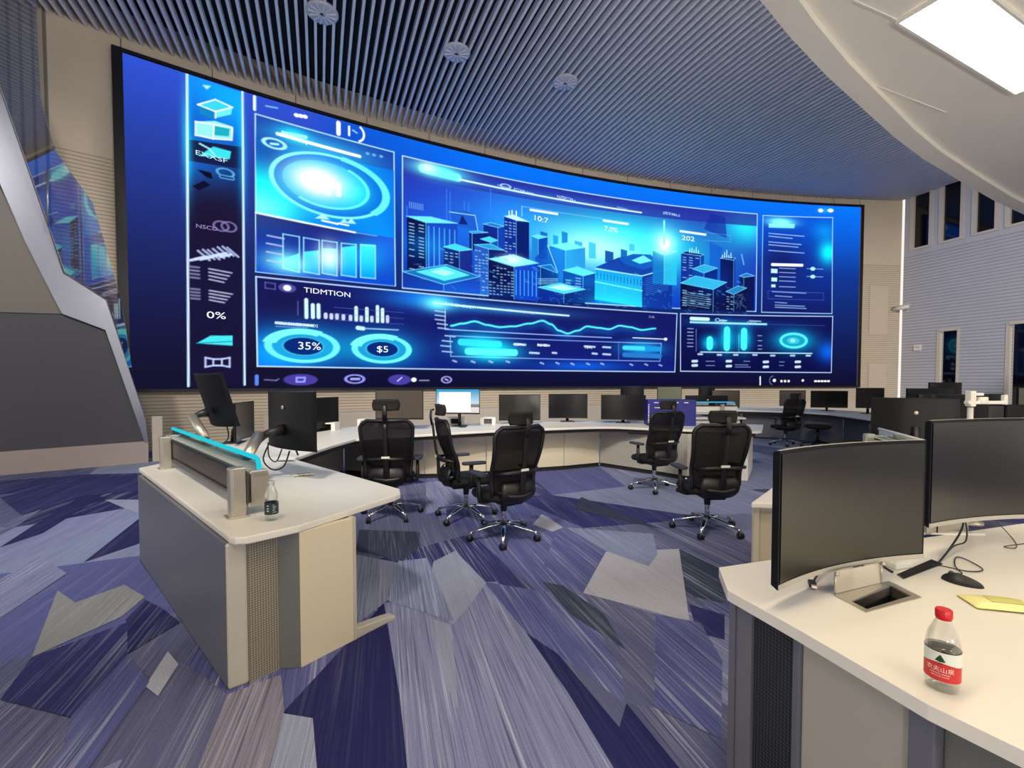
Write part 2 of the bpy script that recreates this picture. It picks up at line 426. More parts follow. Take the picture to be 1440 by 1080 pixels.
# ---------------------------------------------------------------- curved front wall
def arcwall(mb, t0, t1, r, z0, z1, thick, n=64, mat=0):
    rows_i = [[arcp(t0+(t1-t0)*k/n, r, z) for k in range(n+1)] for z in (z0, z1)]
    rows_o = [[arcp(t0+(t1-t0)*k/n, r+thick, z) for k in range(n+1)] for z in (z1, z0)]
    mb.sheet([rows_i[0], rows_i[1], rows_o[0], rows_o[1], rows_i[0]], mat, smooth=False)
    return mb
w = MB(); arcwall(w, TH_X, TH_W, RR+.12, 0, 9.4, .3)
tag(w.build('wall_front', M['wall']), kind='structure')
TLg = TH_L-(2.416,1.088)[0]/RR
w = MB(); arcwall(w, TLg, TH_W, RR+.05, 0, .70, .06); arcwall(w, TLg, TH_W, RR+.03, .70, .735, .09)
tag(w.build('baseboard_front', M['ledge']), kind='structure')
w = MB()
for k in range(1, 14):                         # upright joints of the wall boards above the video wall
    t = TH_L+(TH_R-TH_L)*k/13.5+.004
    arcwall(w, t, t+.0005, RR+.115, 8.16, 8.42, .01, 1)
for t in (TH_L+.0004, TH_R-.0012):
    arcwall(w, t, t+.0005, RR+.115, 8.16, 8.42, .01, 1)
tag(w.build('trim_1', M['seam']), kind='structure')
w = MB(); arcwall(w, TH_W+.0008, TH_W+.0002, RR+.10, .96, 8.4, .04, 1)
tag(w.build('trim_2', M['white']), kind='structure')
# access panels let into the wall beside the video wall
for nm, p0, p1, lb in (('wall_panel', (23.415,3.285), (24.173,5.161), 'tall flush access panel in the beige wall beside the video wall'),
                       ('wall_panel', (23.440,1.217), (24.167,2.173), 'low flush access panel under the tall one in the beige wall')):
    t0, t1 = TH_L-p0[0]/RR, TH_L-p1[0]/RR
    q = MB(); arcwall(q, t0, t1, RR+.1, p0[1], p1[1], .03, 2)
    tag(q.build(nm, M['plain']), lb, 'wall panel')
for px, lb in (((3.037,8.584), 'flush speaker panel above the sidebar of the video wall'), ((8.220,8.913), 'flush speaker panel above the middle of the video wall'),
               ((19.969,8.439), 'flush speaker panel above the far end of the video wall')):
    t = TH_L-px[0]/RR
    q = MB(); arcwall(q, t+.008, t-.008, RR+.108, px[1]-.16, px[1]+.16, .02, 2)
    tag(q.build('speaker_panel', M['plain']), lb, 'speaker panel')

# ---------------------------------------------------------------- grey side wall with windows and doors
W0 = Vector((14.983,17.832)); WD = Vector((0.289,-0.957)); WN = Vector((WD.y, -WD.x))   # WN points away from the room or into it; fixed below
if WN.dot(-W0) < 0: WN = -WN
def wp(t, z, o=0.0):
    p = W0+WD*t+WN*o; return (p.x, p.y, z)
def wbox(mb, t0, t1, z0, z1, o0, o1, mat=0):
    mb.slab([wp(t0, z0, o1), wp(t1, z0, o1), wp(t1, z1, o1), wp(t0, z1, o1)], tuple(WN*(o0-o1))+(0,), mat)
DOORS = [((1.208,3.303), (1.799,3.267)), ((3.110,3.332), (3.835,3.311))]
WINS = [((0.307,6.591), (0.840,6.571)), ((1.235,6.609), (1.776,6.620)), ((2.189,6.613), (2.708,6.658)), ((3.059,6.656), (3.525,6.675))]
ZS = 6.45; TEND = 11.0
w = MB()
cuts = [0.0]
for a, b in DOORS: cuts += [a[0], b[0]]
cuts.append(TEND)
for k in range(0, len(cuts), 2): wbox(w, cuts[k], cuts[k+1], 0, ZS, 0, -.3)
for a, b in DOORS: wbox(w, a[0], b[0], a[1], ZS, 0, -.3)
cuts = [0.0]
for a, b in WINS: cuts += [a[0], b[0]]
cuts.append(TEND)
for k in range(0, len(cuts), 2): wbox(w, cuts[k], cuts[k+1], ZS, 9.4, 0, -.3)
tag(w.build('wall_right', M['wall_grey']), kind='structure')
for k, (a, b) in enumerate(WINS):
    q = MB(); wbox(q, a[0], b[0], ZS, 9.4, -.05, -.07)
    wo = tag(q.build('window_%d' % (k+1), M['dglass']), kind='structure')
    q = MB()
    wbox(q, a[0]-.12, a[0]+.02, ZS, 9.38, .03, -.06); wbox(q, b[0]-.02, b[0]+.1, ZS, 9.38, .03, -.06); wbox(q, a[0]-.1, b[0]+.1, ZS-.06, ZS+.02, .04, -.06)
    q.build('window_frame', M['brown'], wo)
for k, (a, b) in enumerate(DOORS):
    q = MB(); wbox(q, a[0]+.1, b[0], 0, a[1], -.1, -.13)
    do = tag(q.build('door_%d' % (k+1), M['dglass']), kind='structure')
    q = MB(); wbox(q, a[0]-.04, a[0]+.03, 0, a[1]+.05, .03, -.13); wbox(q, b[0]-.03, b[0]+.04, 0, a[1]+.05, .03, -.13); wbox(q, a[0], b[0], a[1]-.04, a[1]+.05, .03, -.13)
    q.build('door_frame', M['brown'], do)
    q = MB(); wbox(q, a[0]+.9*(b[0]-a[0]), a[0]+.93*(b[0]-a[0]), 1.0, 1.5, -.06, -.1); q.build('door_handle', M['silver'], do)

# ---------------------------------------------------------------- slatted ceiling
sd = Vector((-.415, 1)).normalized(); sn = Vector((sd.y, -sd.x))
w = MB()
k = -70
while k < 150:
    c = k*.165; k += 1
    p0 = sn*c
    # where the slat meets the curved wall
    q = p0-Vector(CC); bq = q.dot(sd); dq = bq*bq-(q.dot(q)-(RR+.1)**2)
    if dq < 0: continue
    t1 = -bq+math.sqrt(dq); t0 = max(-bq-math.sqrt(dq), (-1.5-p0.y)/sd.y)
    e = p0+sd*t1
    if e.x < -10.5: continue
    over = (Vector((e.x, e.y))-W0).dot(WN)
    if over < 0: t1 -= -over/abs(sd.dot(WN)) if abs(sd.dot(WN)) > .01 else 0
    if t1-t0 < .5: continue
    m_ = p0+sd*((t0+t1)/2)
    w.box((m_.x, m_.y, 8.47), (.05, t1-t0, .14), math.atan2(sd.y, sd.x)-PI/2, 0)
w.prism([(-14, -2), (22, -2), (22, 19), (-14, 19)], 8.95, 9.0, 1)
tag(w.build('ceiling', [M['slat'], M['plenum']]), kind='structure')
# lower ceiling of the rear gallery with a curved edge
edge = [(1.677,3.126), (1.979,3.378), (2.528,3.799), (3.246,4.310), (3.860,4.745), (4.550,5.198), (5.549,5.789), (6.574,6.384), (7.565,6.912)]
e0, e1 = Vector(edge[0]), Vector(edge[-1])
ex = [(-6.0, .2), (-2.0, 1.05), (.2, 1.95)] + edge + [(10.5, 7.9), (13.5, 8.8), (15.2, 8.6)]
back = [(15.2, -7), (-9, -7), (-9, -.6)]
w = MB(); w.prism(ex+back, 4.0, 4.35)
tag(w.build('ceiling_rear', M['soffit']), kind='structure')
w = MB()
ins = []
for i, p in enumerate(ex):
    a = Vector(ex[max(i-1, 0)]); b = Vector(ex[min(i+1, len(ex)-1)]); d = (b-a).normalized(); ins.append(Vector(p)+Vector((d.y, -d.x))*.16)
for i in range(len(ex)-1):
    w.prism([ex[i], ex[i+1], tuple(ins[i+1]), tuple(ins[i])], 3.95, 4.0)
tag(w.build('trim_3', M['soffit']), kind='structure')
# a joint line in the soffit
w = MB()
a, b = Vector((2.750,3.868)), Vector((4.053,4.399)); d = (b-a).normalized(); n = Vector((-d.y, d.x))*.006
w.prism([tuple(a-n), tuple(b-n), tuple(b+n), tuple(a+n)], 3.992, 4.002)
a, b = Vector((2.249,3.126)), Vector((2.679,3.294)); d = (b-a).normalized(); n = Vector((-d.y, d.x))*.006
w.prism([tuple(a-n), tuple(b-n), tuple(b+n), tuple(a+n)], 3.992, 4.002)
tag(w.build('trim_4', M['white']), kind='structure')

w = MB(); w.slab([(-14, -1.6, 4.35), (15.5, -1.6, 4.35), (15.5, -1.6, 9), (-14, -1.6, 9)], (0, -.2, 0))
tag(w.build('wall_rear_blocker', M['plain']), kind='structure')  # unseen upper wall added to keep world light off the ceiling slats
# LED panels of the low ceiling
LA, LB = Vector((2.684,3.281)), Vector((4.347,4.072))
ld = (LB-LA).normalized(); ln = Vector((ld.y, -ld.x))
if ln.y > 0: ln = -ln
LLEN, LWID = (LB-LA).length, .36
def led_panel(cx, cy, label, group=None):
    r = empty('ceiling_light', (cx, cy, 3.97), math.atan2(ld.y, ld.x), label, 'ceiling light', group)
    f = MB()
    for s in (-1, 1):
        f.box((0, s*(LWID/2+.008), .012), (LLEN+.03, .016, .03)); f.box((s*(LLEN/2+.008), 0, .012), (.016, LWID, .03))
    f.build('light_frame', M['white'], r)
    d = MB(); d.box((0, 0, .014), (LLEN, LWID, .012)); d.build('diffuser', M['led'], r)
    return r
lc = (LA+LB)/2+ln*(LWID/2)
led_panel(lc.x, lc.y, 'glowing rectangular light panel set into the low curved white ceiling')
for dx, dy in ((-2.9, -2.0), (-5.2, -3.2), (1.4, -2.6), (-1.6, -4.2), (3.6, .6)):
    led_panel(lc.x+dx, lc.y+dy, 'rectangular light panel of the low ceiling behind the viewer', 'light panels behind the viewer')

# round fixtures above the slats
for (hx, hy), lb in (((-3.567,8.906), 'round vaned ceiling fixture nearest the top edge, above the slats'), ((-1.168,9.956), 'round vaned ceiling fixture between the other two above the slats'),
               ((1.235,10.928), 'round vaned ceiling fixture closest to the video wall above the slats')):
    r = empty('ceiling_fixture', (hx, hy, 8.40), 0, lb, 'ceiling fixture', 'round ceiling fixtures')
    q = MB(); q.lathe([(.05, -.02), (.26, -.02), (.29, .0), (.29, .03), (.24, .03), (.24, 0), (.05, 0)], n=32); q.build('rim', M['vent'], r)
    q = MB()
    for i in range(12):
        t = i*PI/6
        q.box((.15*math.cos(t), .15*math.sin(t), -.03), (.2, .02, .02), t)
    q.build('vanes', M['slat'], r)

# ---------------------------------------------------------------- angular wing at the left end of the wall
P0 = Vector((-8.131,7.298)); PD = Vector((0.766,0.642)); PN = Vector((PD.y, -PD.x))
if PN.dot(-P0) < 0: PN = -PN
def np_(q, o=0.0):
    p = P0+PD*q[0]+PN*o; return (p.x, p.y, q[1])
def wing(name, pts, mat, o, th, parent=None):
    q = MB(); q.slab([np_(p, o) for p in pts], tuple(-PN*th)+(0,))
    ob = q.build(name, mat, parent, bevel=.01)
    if parent is None: tag(ob, kind='structure')
    return ob
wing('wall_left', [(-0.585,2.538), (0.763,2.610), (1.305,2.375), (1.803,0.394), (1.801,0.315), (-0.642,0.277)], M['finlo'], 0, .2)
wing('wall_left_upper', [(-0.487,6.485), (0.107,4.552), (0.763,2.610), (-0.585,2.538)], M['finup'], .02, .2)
wing('trim_5', [(-0.321,7.701), (0.143,6.078), (0.665,3.912), (0.804,3.290), (1.334,2.899), (1.831,0.785), (1.864,0.363), (1.802,0.368), (1.305,2.375), (0.763,2.610), (0.360,3.737), (0.108,4.574), (-0.361,6.075)], M['trimm'], .07, .3)
wing('baseboard_left', [(-0.640,0.362), (1.864,0.389), (1.856,-0.032), (-0.649,-0.022)], M['plinth'], .06, .4)
w = MB(); a = np_((1.839,0.128)); w.box((a[0]+.12, a[1]+.1, .42), (.16, .16, .84), math.atan2(PD.y, PD.x)); tag(w.build('trim_6', M['ledge'], bevel=.01), kind='structure')
# side wall behind it
w = MB(); X0 = Vector(arcp(TH_X, RR+.12)[:2])
w.slab([(X0.x, X0.y, 0), (X0.x-4, X0.y-1.6, 0), (X0.x-4, X0.y-1.6, 9.4), (X0.x, X0.y, 9.4)], (0, .3, 0))
tag(w.build('wall_side', M['wall_side']), kind='structure')
# clear glass balustrade standing past the wing's slanted edge
q = MB()
gp = [(6.470,7.251), (7.339,8.025), (7.331,6.733), (7.351,5.989), (7.447,5.551), (7.584,5.175), (8.200,4.615), (8.421,4.003), (8.767,2.911), (8.958,1.710), (9.108,1.041), (8.462,2.977), (7.667,3.280), (7.451,3.871), (6.772,5.735), (6.443,6.381)]
q.slab([(-7.35, y, z) for y, z in gp], (-.012, 0, 0))
gb = q.build('glass_balustrade', M['glass']); tag(gb, 'clear angular glass pane mirroring the video wall beyond the sloped grey wing', 'glass panel')
q = MB(); q.tube([(-7.345, *(7.425,4.843)), (-7.345, *(7.397,3.943))], .012, 6); q.build('glass_edge', M['trimm'], gb)

# ---------------------------------------------------------------- video wall: the picture it shows, drawn on its own surface
RW, RH = 1300, 385
SLEN = 22.886
IMG = np.zeros((RH, RW, 3), np.float32)
U, V = np.meshgrid(np.arange(RW, dtype=np.float32), np.arange(RH, dtype=np.float32))
def c_(c): return np.array(c, np.float32)/255
def blend(sl, a, c): IMG[sl] = IMG[sl]*(1-a[..., None])+c_(c)*a[..., None]
def win(u0, u1, v0, v1, m=3):
    return (slice(max(0, int(v0-m)), max(0, min(RH, int(v1+m+1)))), slice(max(0, int(u0-m)), max(0, min(RW, int(u1+m+1)))))
def PG(pts, c, a=1.0, c2=None):
    """convex polygon; c2 is the colour at its lower end"""
    us = [p[0] for p in pts]; vs = [p[1] for p in pts]; sl = win(min(us), max(us), min(vs), max(vs))
    x, y = U[sl], V[sl]
    if x.size == 0: return
    A = sum(pts[i][0]*pts[(i+1) % len(pts)][1]-pts[(i+1) % len(pts)][0]*pts[i][1] for i in range(len(pts)))
    s = 1 if A > 0 else -1
    d = np.full(x.shape, 1e9, np.float32)
    for i in range(len(pts)):
        p, q = pts[i], pts[(i+1) % len(pts)]
        ex, ey = q[0]-p[0], q[1]-p[1]; l = math.hypot(ex, ey)
        if l < 1e-6: continue
        d = np.minimum(d, s*(ex*(y-p[1])-ey*(x-p[0]))/l)
    al = np.clip(d+.5, 0, 1)*a
    if c2 is None: blend(sl, al, c)
    else:
        t = np.clip((max(vs)-y)/max(1e-6, max(vs)-min(vs)), 0, 1)[..., None]
        cc = c_(c)*(1-t)+c_(c2)*t
        IMG[sl] = IMG[sl]*(1-al[..., None])+cc*al[..., None]
def LN(p, q, w, c, a=1.0):
    sl = win(min(p[0], q[0]), max(p[0], q[0]), min(p[1], q[1]), max(p[1], q[1]), w+2)
    x, y = U[sl], V[sl]; ex, ey = q[0]-p[0], q[1]-p[1]; L2 = max(1e-6, ex*ex+ey*ey)
    t = np.clip(((x-p[0])*ex+(y-p[1])*ey)/L2, 0, 1)
    d = np.hypot(x-p[0]-t*ex, y-p[1]-t*ey)
    blend(sl, np.clip(w/2-d+.5, 0, 1)*a, c)
def PL(pts, w, c, a=1.0, close=False):
    for i in range(len(pts)-(0 if close else 1)): LN(pts[i], pts[(i+1) % len(pts)], w, c, a)
def EL(o, rx, ry, c, a=1.0, w=None, a0=None, a1=None):
    sl = win(o[0]-rx, o[0]+rx, o[1]-ry, o[1]+ry, 4+(w or 0))
    x, y = (U[sl]-o[0])/rx, (V[sl]-o[1])/ry
    d = (np.hypot(x, y)-1)*min(rx, ry)
    al = np.clip(.5-d, 0, 1) if w is None else np.clip(w/2-np.abs(d)+.5, 0, 1)
    if a0 is not None:
        th = np.degrees(np.arctan2(y, x)) % 360; al = al*(((th-a0) % 360) < ((a1-a0) % 360))
    blend(sl, al*a, c)
def GL(o, rx, ry, c, k=1.0):
    sl = win(o[0]-2.6*rx, o[0]+2.6*rx, o[1]-2.6*ry, o[1]+2.6*ry)
    g = np.exp(-((U[sl]-o[0])/rx)**2-((V[sl]-o[1])/ry)**2)*k
    if CLIP is not None: g = g*CLIP[sl]
    IMG[sl] = 1-(1-np.clip(IMG[sl], 0, 1))*(1-g[..., None]*c_(c))
def MIXG(o, rx, ry, c, k=1.0):
    sl = win(o[0]-2.6*rx, o[0]+2.6*rx, o[1]-2.6*ry, o[1]+2.6*ry)
    blend(sl, np.clip(np.exp(-((U[sl]-o[0])/rx)**2-((V[sl]-o[1])/ry)**2)*k, 0, 1)*(1 if CLIP is None else CLIP[sl]), c)
def bar(p, q, w, c, glow=None, k=.8):
    if glow: GL(((p[0]+q[0])/2, (p[1]+q[1])/2), abs(q[0]-p[0])/2+6, w+5, glow, k)
    LN(p, q, w, c)
CLIP = None
def clip(pts=None):
    """glows drawn next stay inside this convex outline"""
    global CLIP
    if pts is None: CLIP = None; return
    A = sum(pts[i][0]*pts[(i+1) % len(pts)][1]-pts[(i+1) % len(pts)][0]*pts[i][1] for i in range(len(pts)))
    d = np.full(U.shape, 1e9, np.float32)
    for i in range(len(pts)):
        p, q = pts[i], pts[(i+1) % len(pts)]; ex, ey = q[0]-p[0], q[1]-p[1]; l = math.hypot(ex, ey)
        d = np.minimum(d, (1 if A > 0 else -1)*(ex*(V-p[1])-ey*(U-p[0]))/l)
    CLIP = np.clip(d+.5, 0, 1)
rng = np.random.RandomState(3)
CY, WH, LC = (60, 225, 250), (245, 250, 255), (170, 235, 250)
# ground gradient
t = V/RH
base = c_((16, 14, 46))*(1-t[..., None])+c_((18, 78, 200))*t[..., None]
kx = np.clip((U/RW-.16)/.2, 0, 1)[..., None]; top = np.clip((t-.62)/.38, 0, 1)[..., None]
IMG[:] = base*(1-kx*top)+c_((8, 112, 240))*(kx*top)
lx = np.clip((.20-U/RW)/.05, 0, 1)[..., None]; tl = np.clip(t*1.05-.03, 0, 1)**1.25
IMG[:] = IMG*(1-lx)+(c_((20, 18, 44))*(1-tl[..., None])+c_((46, 78, 200))*tl[..., None])*lx
# sidebar
sb = [(60.9,384.0), (118.7,382.4), (114.4,5.0), (54.8,3.5)]
clip(sb); PG(sb, (14, 96, 220), .9, (26, 18, 46))
PG([(59.8,280.4), (117.2,284.2), (114.4,5.0), (54.8,3.5)], (24, 20, 52), .93)
GL((64.7,277.4), 50, 34, (0, 110, 240), .9); GL((87.1,380.0), 60, 40, (0, 90, 220), .8); GL((109.7,361.4), 30, 40, (0, 120, 220), .6)
MIXG((84.4,221.0), 40, 60, (30, 18, 44), .7)
PG([(60.2,305.3), (117.6,312.5), (117.2,284.2), (59.8,279.5)], (22, 18, 50), .85)
LN((60.2,385.4), (54.8,3.5), 2.6, (205, 228, 255)); LN((118.8,384.2), (115.2,5.0), 2.6, (195, 222, 255)); clip()
GL((58.7,301.5), 5, 60, (0, 190, 230), .8); GL((117.4,300.6), 5, 70, (0, 150, 220), .7)
PG([(75.2,376.5), (84.8,378.3), (80.3,372.3)], LC)
ib = [(70.4,350.7), (89.0,363.2), (107.3,359.7), (88.8,348.2)]
PG(ib, (60, 210, 235)); PG([(70.4,350.7), (88.8,348.2), (88.6,340.2), (72.4,340.1)], (20, 130, 190)); PG([(88.8,348.2), (107.3,359.7), (105.6,350.2), (88.6,340.2)], (110, 232, 238))
PL(ib, 1.6, WH, 1, True); LN((88.8,348.2), (88.6,340.2), 1.5, WH)
PG([(67.8,329.2), (87.8,336.5), (107.0,335.4), (105.9,318.1), (85.2,312.8), (67.5,312.7)], (150, 235, 240)); PG([(87.0,330.1), (103.8,331.8), (102.8,321.7), (86.0,318.4)], (30, 170, 190))
PL([(67.8,329.2), (87.8,332.1), (106.9,333.6), (105.9,318.1), (85.9,314.0), (67.5,312.7)], 1.6, WH, 1, True); LN((87.0,331.8), (85.9,314.0), 1.5, WH)
PG([(70.0,288.4), (85.8,304.2), (104.9,303.5), (103.2,293.2)], (60, 220, 230)); PL([(71.7,303.6), (81.2,300.3), (86.4,294.7)], 2.0, LC)
PG([(68.2,271.5), (83.0,270.9), (84.3,263.4), (77.6,264.3)], (14, 12, 40)); PG([(62.8,249.3), (75.3,259.4), (82.0,255.7), (70.0,245.8)], (18, 14, 44))
EL((98.2,274.9), 9, 5, (90, 170, 220), 1, 1.6); PL([(93.5,269.2), (105.9,269.6)], 5, (80, 160, 215)); PL([(93.5,269.2), (105.9,269.6)], 2, (20, 40, 110))
EL((92.5,206.6), 8, 6, (140, 130, 190), .8, 1.8); EL((101.0,207.3), 8, 6, (140, 130, 190), .8, 1.8)
for k in range(7):
    p = (71.5,163.9); q = (102.8,174.2); f = k/6
    a = (p[0]+(q[0]-p[0])*f, p[1]+(q[1]-p[1])*f+rng.uniform(-2, 1)); LN(a, (a[0]-12, a[1]-5), 3.2, (200, 215, 250), .95); LN((a[0]-4, a[1]+8), (a[0]+8, a[1]-2), 2.4, (180, 195, 240), .9)
for k, y in enumerate((377, 382, 387, 392, 408, 412.5, 417, 421.5)):
    a = (78.5,480.1); sy = y
    p, q = (a[0], 0), (a[0], 0)
    v0 = (72.7,148.3)[1]+(380-sy)*(RH/440.0)
    LN((a[0], v0), (a[0]+((103.2,152.5)[0]-a[0])*(1-(k % 4)*.12), v0-2), 1.7, (205, 205, 235), .85); LN(((59.5,146.4)[0], v0), ((68.2,147.6)[0], v0), 2.2, (190, 190, 225), .6)
PG([(63.7,56.6), (78.7,67.1), (102.6,68.5), (102.4,55.6)], (70, 225, 235)); PL([(63.7,56.6), (102.5,61.1)], 1, (20, 120, 150))
PL([(73.0,39.2), (81.2,37.6), (90.4,37.9), (99.0,39.9), (98.8,28.0), (90.3,29.7), (81.1,29.5), (72.8,27.6)], 2, (190, 205, 250), 1, True); LN((81.2,37.6), (81.1,29.5), 1.8, (190, 205, 250)); LN((90.4,37.9), (90.3,29.7), 1.8, (190, 205, 250))
def frame(q, w=2.2, c=(190, 225, 255), fill=None, a=.9, f2=None):
    if fill: PG(q, fill, a, f2)
    PL(q, w, c, 1, True)
LN((132.4,381.7), (132.2,365.1), 3.6, (225, 240, 255)); PL([(145.5,374.1), (159.0,375.7)], 2, (120, 180, 240))
for x in (417, 423, 429): EL((182.6,373.6) if x == 417 else ((188.0,374.3) if x == 423 else (193.4,375.0)), 3.4, 2.6, WH)
LN((237.5,379.3), (237.4,364.2), 6, WH); LN((252.2,378.4), (252.1,366.2), 3, WH); LN((257.2,374.7), (263.2,372.3), 2, (150, 210, 250))
EL((261.2,371.8), 12, 12, WH, 1, 3, 290, 60)
# dial panel
f1 = [(132.9,359.9), (317.5,358.1), (318.1,156.0), (130.6,154.3)]
clip(f1); frame(f1, 1.7, (180, 225, 255), (32, 46, 150), .9, (16, 40, 160))
PG([(133.2,327.9), (317.3,330.3), (317.6,228.4), (131.8,231.6)], (10, 90, 225), .85)
GL((138.7,255.4), 46, 52, (0, 245, 255), 1.2); GL((133.5,238.5), 40, 24, (120, 255, 255), .9); GL((221.2,293.2), 90, 62, (0, 190, 255), .9); MIXG((145.4,312.9), 34, 26, (24, 50, 150), .7)
PG([(131.8,231.6), (239.8,229.5), (316.5,228.3), (317.0,155.9), (130.6,154.3)], (34, 26, 100), .85, (14, 70, 210))
GL((306.6,216.0), 40, 40, (0, 90, 235), .8)
LN((131.8,231.6), (259.7,227.7), 2.6, (235, 250, 255)); LN((259.7,227.7), (290.7,227.5), 1.2, (120, 190, 250))
o = (227.8,287.7); rx = ((309.5,305.2)[0]-(155.0,271.3)[0])/2; ry = ((228.3,330.8)[1]-(227.3,245.5)[1])/2
EL(o, rx*.98, ry*.98, (8, 80, 200), .5)
EL(o, rx, ry, (120, 240, 250), 1, 3.4); EL(o, rx*1.0, ry*1.0, (100, 235, 245), 1, 6.5, 318, 80)
o2 = (221.1,288.2); EL(o2, rx*.74, ry*.74, (20, 200, 245), .85); EL(o2, rx*.74, ry*.74, (80, 235, 245), 1, 3, 230, 60)
GL((209.8,290.6), rx*.52, ry*.58, (255, 255, 255), 1.25); GL((255.3,285.5), rx*.3, ry*.4, (0, 230, 255), .8)
PG([(216.4,294.1), (240.5,294.5), (240.4,290.5), (216.4,290.1)], WH, .9); PG([(221.1,291.2), (225.9,291.3), (225.7,274.2), (220.9,274.2)], WH, .9); PG([(233.6,292.0), (240.5,292.5), (240.3,275.3), (233.4,274.8)], WH, .9)
bar((165.5,344.8), (193.9,347.2), 5, (150, 245, 250), (0, 220, 255), 1.0); bar((158.6,341.8), (266.9,339.4), 4.4, (250, 252, 240), (60, 200, 255), .35)
EL((154.9,327.6), 13, 6, LC, 1, 2.4); PL([(150.7,326.4), (159.2,327.9)], 3, LC)
for x in ((278.2,346.4), (287.6,346.6), (298.1,347.0)): EL(x, 3, 2, (130, 190, 240), .8)
PG([(204.5,238.2), (214.9,247.1), (224.4,239.9)], LC); PG([(237.9,238.3), (243.9,245.5), (249.8,239.4)], LC); PG([(246.8,238.9), (253.9,247.3), (260.8,240.3)], LC); bar((213.9,237.0), (234.9,235.8), 2.6, WH); bar((235.9,236.9), (249.7,236.3), 2.4, WH)
for k, (xa, xb, y0, y1, yb, h) in enumerate(((398, 422, 329, 333, 388, 362), (427, 450, 334, 338, 391, 352), (454, 475, 338, 342, 393, 347), (481, 502, 342, 345, 396, 350), (508, 528, 345, 348, 398, 344))): pass
for p0, p1, q0, q1, h0, h1 in (((163.6,209.4), (184.0,209.1), (163.0,163.4), (183.3,160.2), (163.1,175.9), (183.7,186.6)), ((189.4,209.0), (209.7,208.4), (188.8,161.9), (209.2,160.5), (189.2,189.4), (209.6,194.5)),
                               ((213.5,209.0), (233.7,209.2), (213.0,163.0), (233.1,161.4), (213.4,198.0), (233.6,200.1)), ((239.5,209.1), (260.5,210.3), (239.0,163.1), (260.0,162.5), (239.5,203.0), (260.5,209.2)), ((266.6,211.2), (288.4,212.3), (266.2,163.2), (288.0,163.6), (266.6,212.2), (288.5,214.4))):
    PG([h0, h1, q1, q0], (70, 245, 250), .95, (10, 150, 240)); PL([p0, p1, q1, q0], 1.6, (150, 225, 250), .9, True)
GL((169.2,171.0), 30, 16, (120, 255, 255), 1.0); GL((222.8,186.4), 16, 20, (220, 255, 255), 1.0); GL((269.5,194.9), 30, 24, (0, 150, 255), .7)
for p in ((144.7,204.2), (143.7,193.7), (143.5,182.4), (144.2,171.2)): LN(p, (p[0]+20, p[1]-1), 2.2, (190, 200, 240), .8)
# skyline panel
clip()
f2 = [(330.7,355.9), (1056.1,357.0), (1056.6,155.5), (329.1,153.9)]
PG(f2, (44, 44, 160), .95, (14, 60, 190))
clip(f2); GL((753.8,269.7), 190, 62, (0, 235, 255), 1.15); GL((692.1,257.1), 110, 36, (190, 255, 255), .9); GL((1031.4,330.4), 60, 40, (0, 220, 255), 1.0); GL((519.4,287.0), 90, 60, (0, 90, 230), .9); GL((392.1,256.4), 90, 70, (0, 60, 200), .6)
PG([(330.7,355.9), (1056.1,357.0), (1056.6,332.1), (330.4,326.7)], (36, 44, 150), .75); PG([(947.4,349.9), (980.8,344.1), (984.9,302.6), (931.3,317.2)], (20, 40, 150), .6)
PL(f2, 1.7, (190, 228, 255), 1, True)
GL((390.2,344.9), 46, 12, (60, 250, 250), 1.2); bar((362.1,343.4), (421.5,341.1), 13, (110, 240, 245)); GL((371.4,346.5), 14, 9, (240, 255, 255), .8)
bar((422.7,339.1), (787.9,335.5), 2.8, (215, 245, 255), (40, 160, 255), .3)
for p in ((492.7,342.9), (617.3,343.6), (734.5,340.0), (840.8,342.6)): PL([p, (p[0]+22, p[1]-2)], 2, (150, 190, 240), .7)
EL((507.3,343.1), 9, 3.4, (170, 215, 250), 1, 1.4)
def bld(a, b, c, top, zb, cl, cr, ct, win_=None, stripes=0, edge_=(120, 225, 250)):
    """box: upper edges a-b (one face), b-c (other face), top = far corner, zb = lower v"""
    PG([a, b, (b[0], zb), (a[0], zb)], cl, .96); PG([b, c, (c[0], zb), (b[0], zb)], cr, .96); PG([a, b, c, top], ct, .96)
    PL([a, b, c, top], 1.1, edge_, .9, True); LN(b, (b[0], zb), 1.0, edge_, .8)
    if win_:
        n = max(2, int((b[1]-zb)/5))
        for k in range(1, n):
            for j in range(win_):
                if rng.rand() < .65:
                    u = a[0]+(b[0]-a[0])*(j+.25)/win_; v = b[1]-k*5
                    LN((u, v), (u+(b[0]-a[0])*.5/win_, v-.6), 1.3, (175, 230, 250), .85)
    for j in range(stripes):
        u = b[0]+(c[0]-b[0])*(j+.5)/stripes; LN((u, b[1]-5), (u, zb+(b[1]-zb)*.15), 1.8, (90, 190, 245), .8)
vb = lambda p: p[1]
for (p, w_, h_, cc) in (((600.2,272.9), 10, 26, (20, 140, 215)), ((617.5,281.3), 12, 32, (16, 110, 200)), ((644.0,267.7), 16, 20, (40, 180, 230)), ((673.8,268.4), 15, 30, (60, 200, 235)), ((708.9,256.1), 18, 22, (10, 70, 160)), ((742.9,262.0), 14, 24, (10, 90, 180)), ((574.6,276.0), 14, 44, (14, 90, 190)), ((761.6,274.5), 12, 14, (60, 200, 230))):
    PG([p, (p[0]+w_, p[1]-2), (p[0]+w_, p[1]-h_), (p[0], p[1]-h_)], cc, .9)
for p, h_ in (((402.0,319.1), 52), ((408.0,315.7), 48), ((432.5,305.3), 30), ((440.0,304.2), 28), ((336.8,280.3), 18), ((479.6,333.4), 40)): LN(p, (p[0], p[1]-h_), 1.8, (60, 130, 230), .75)
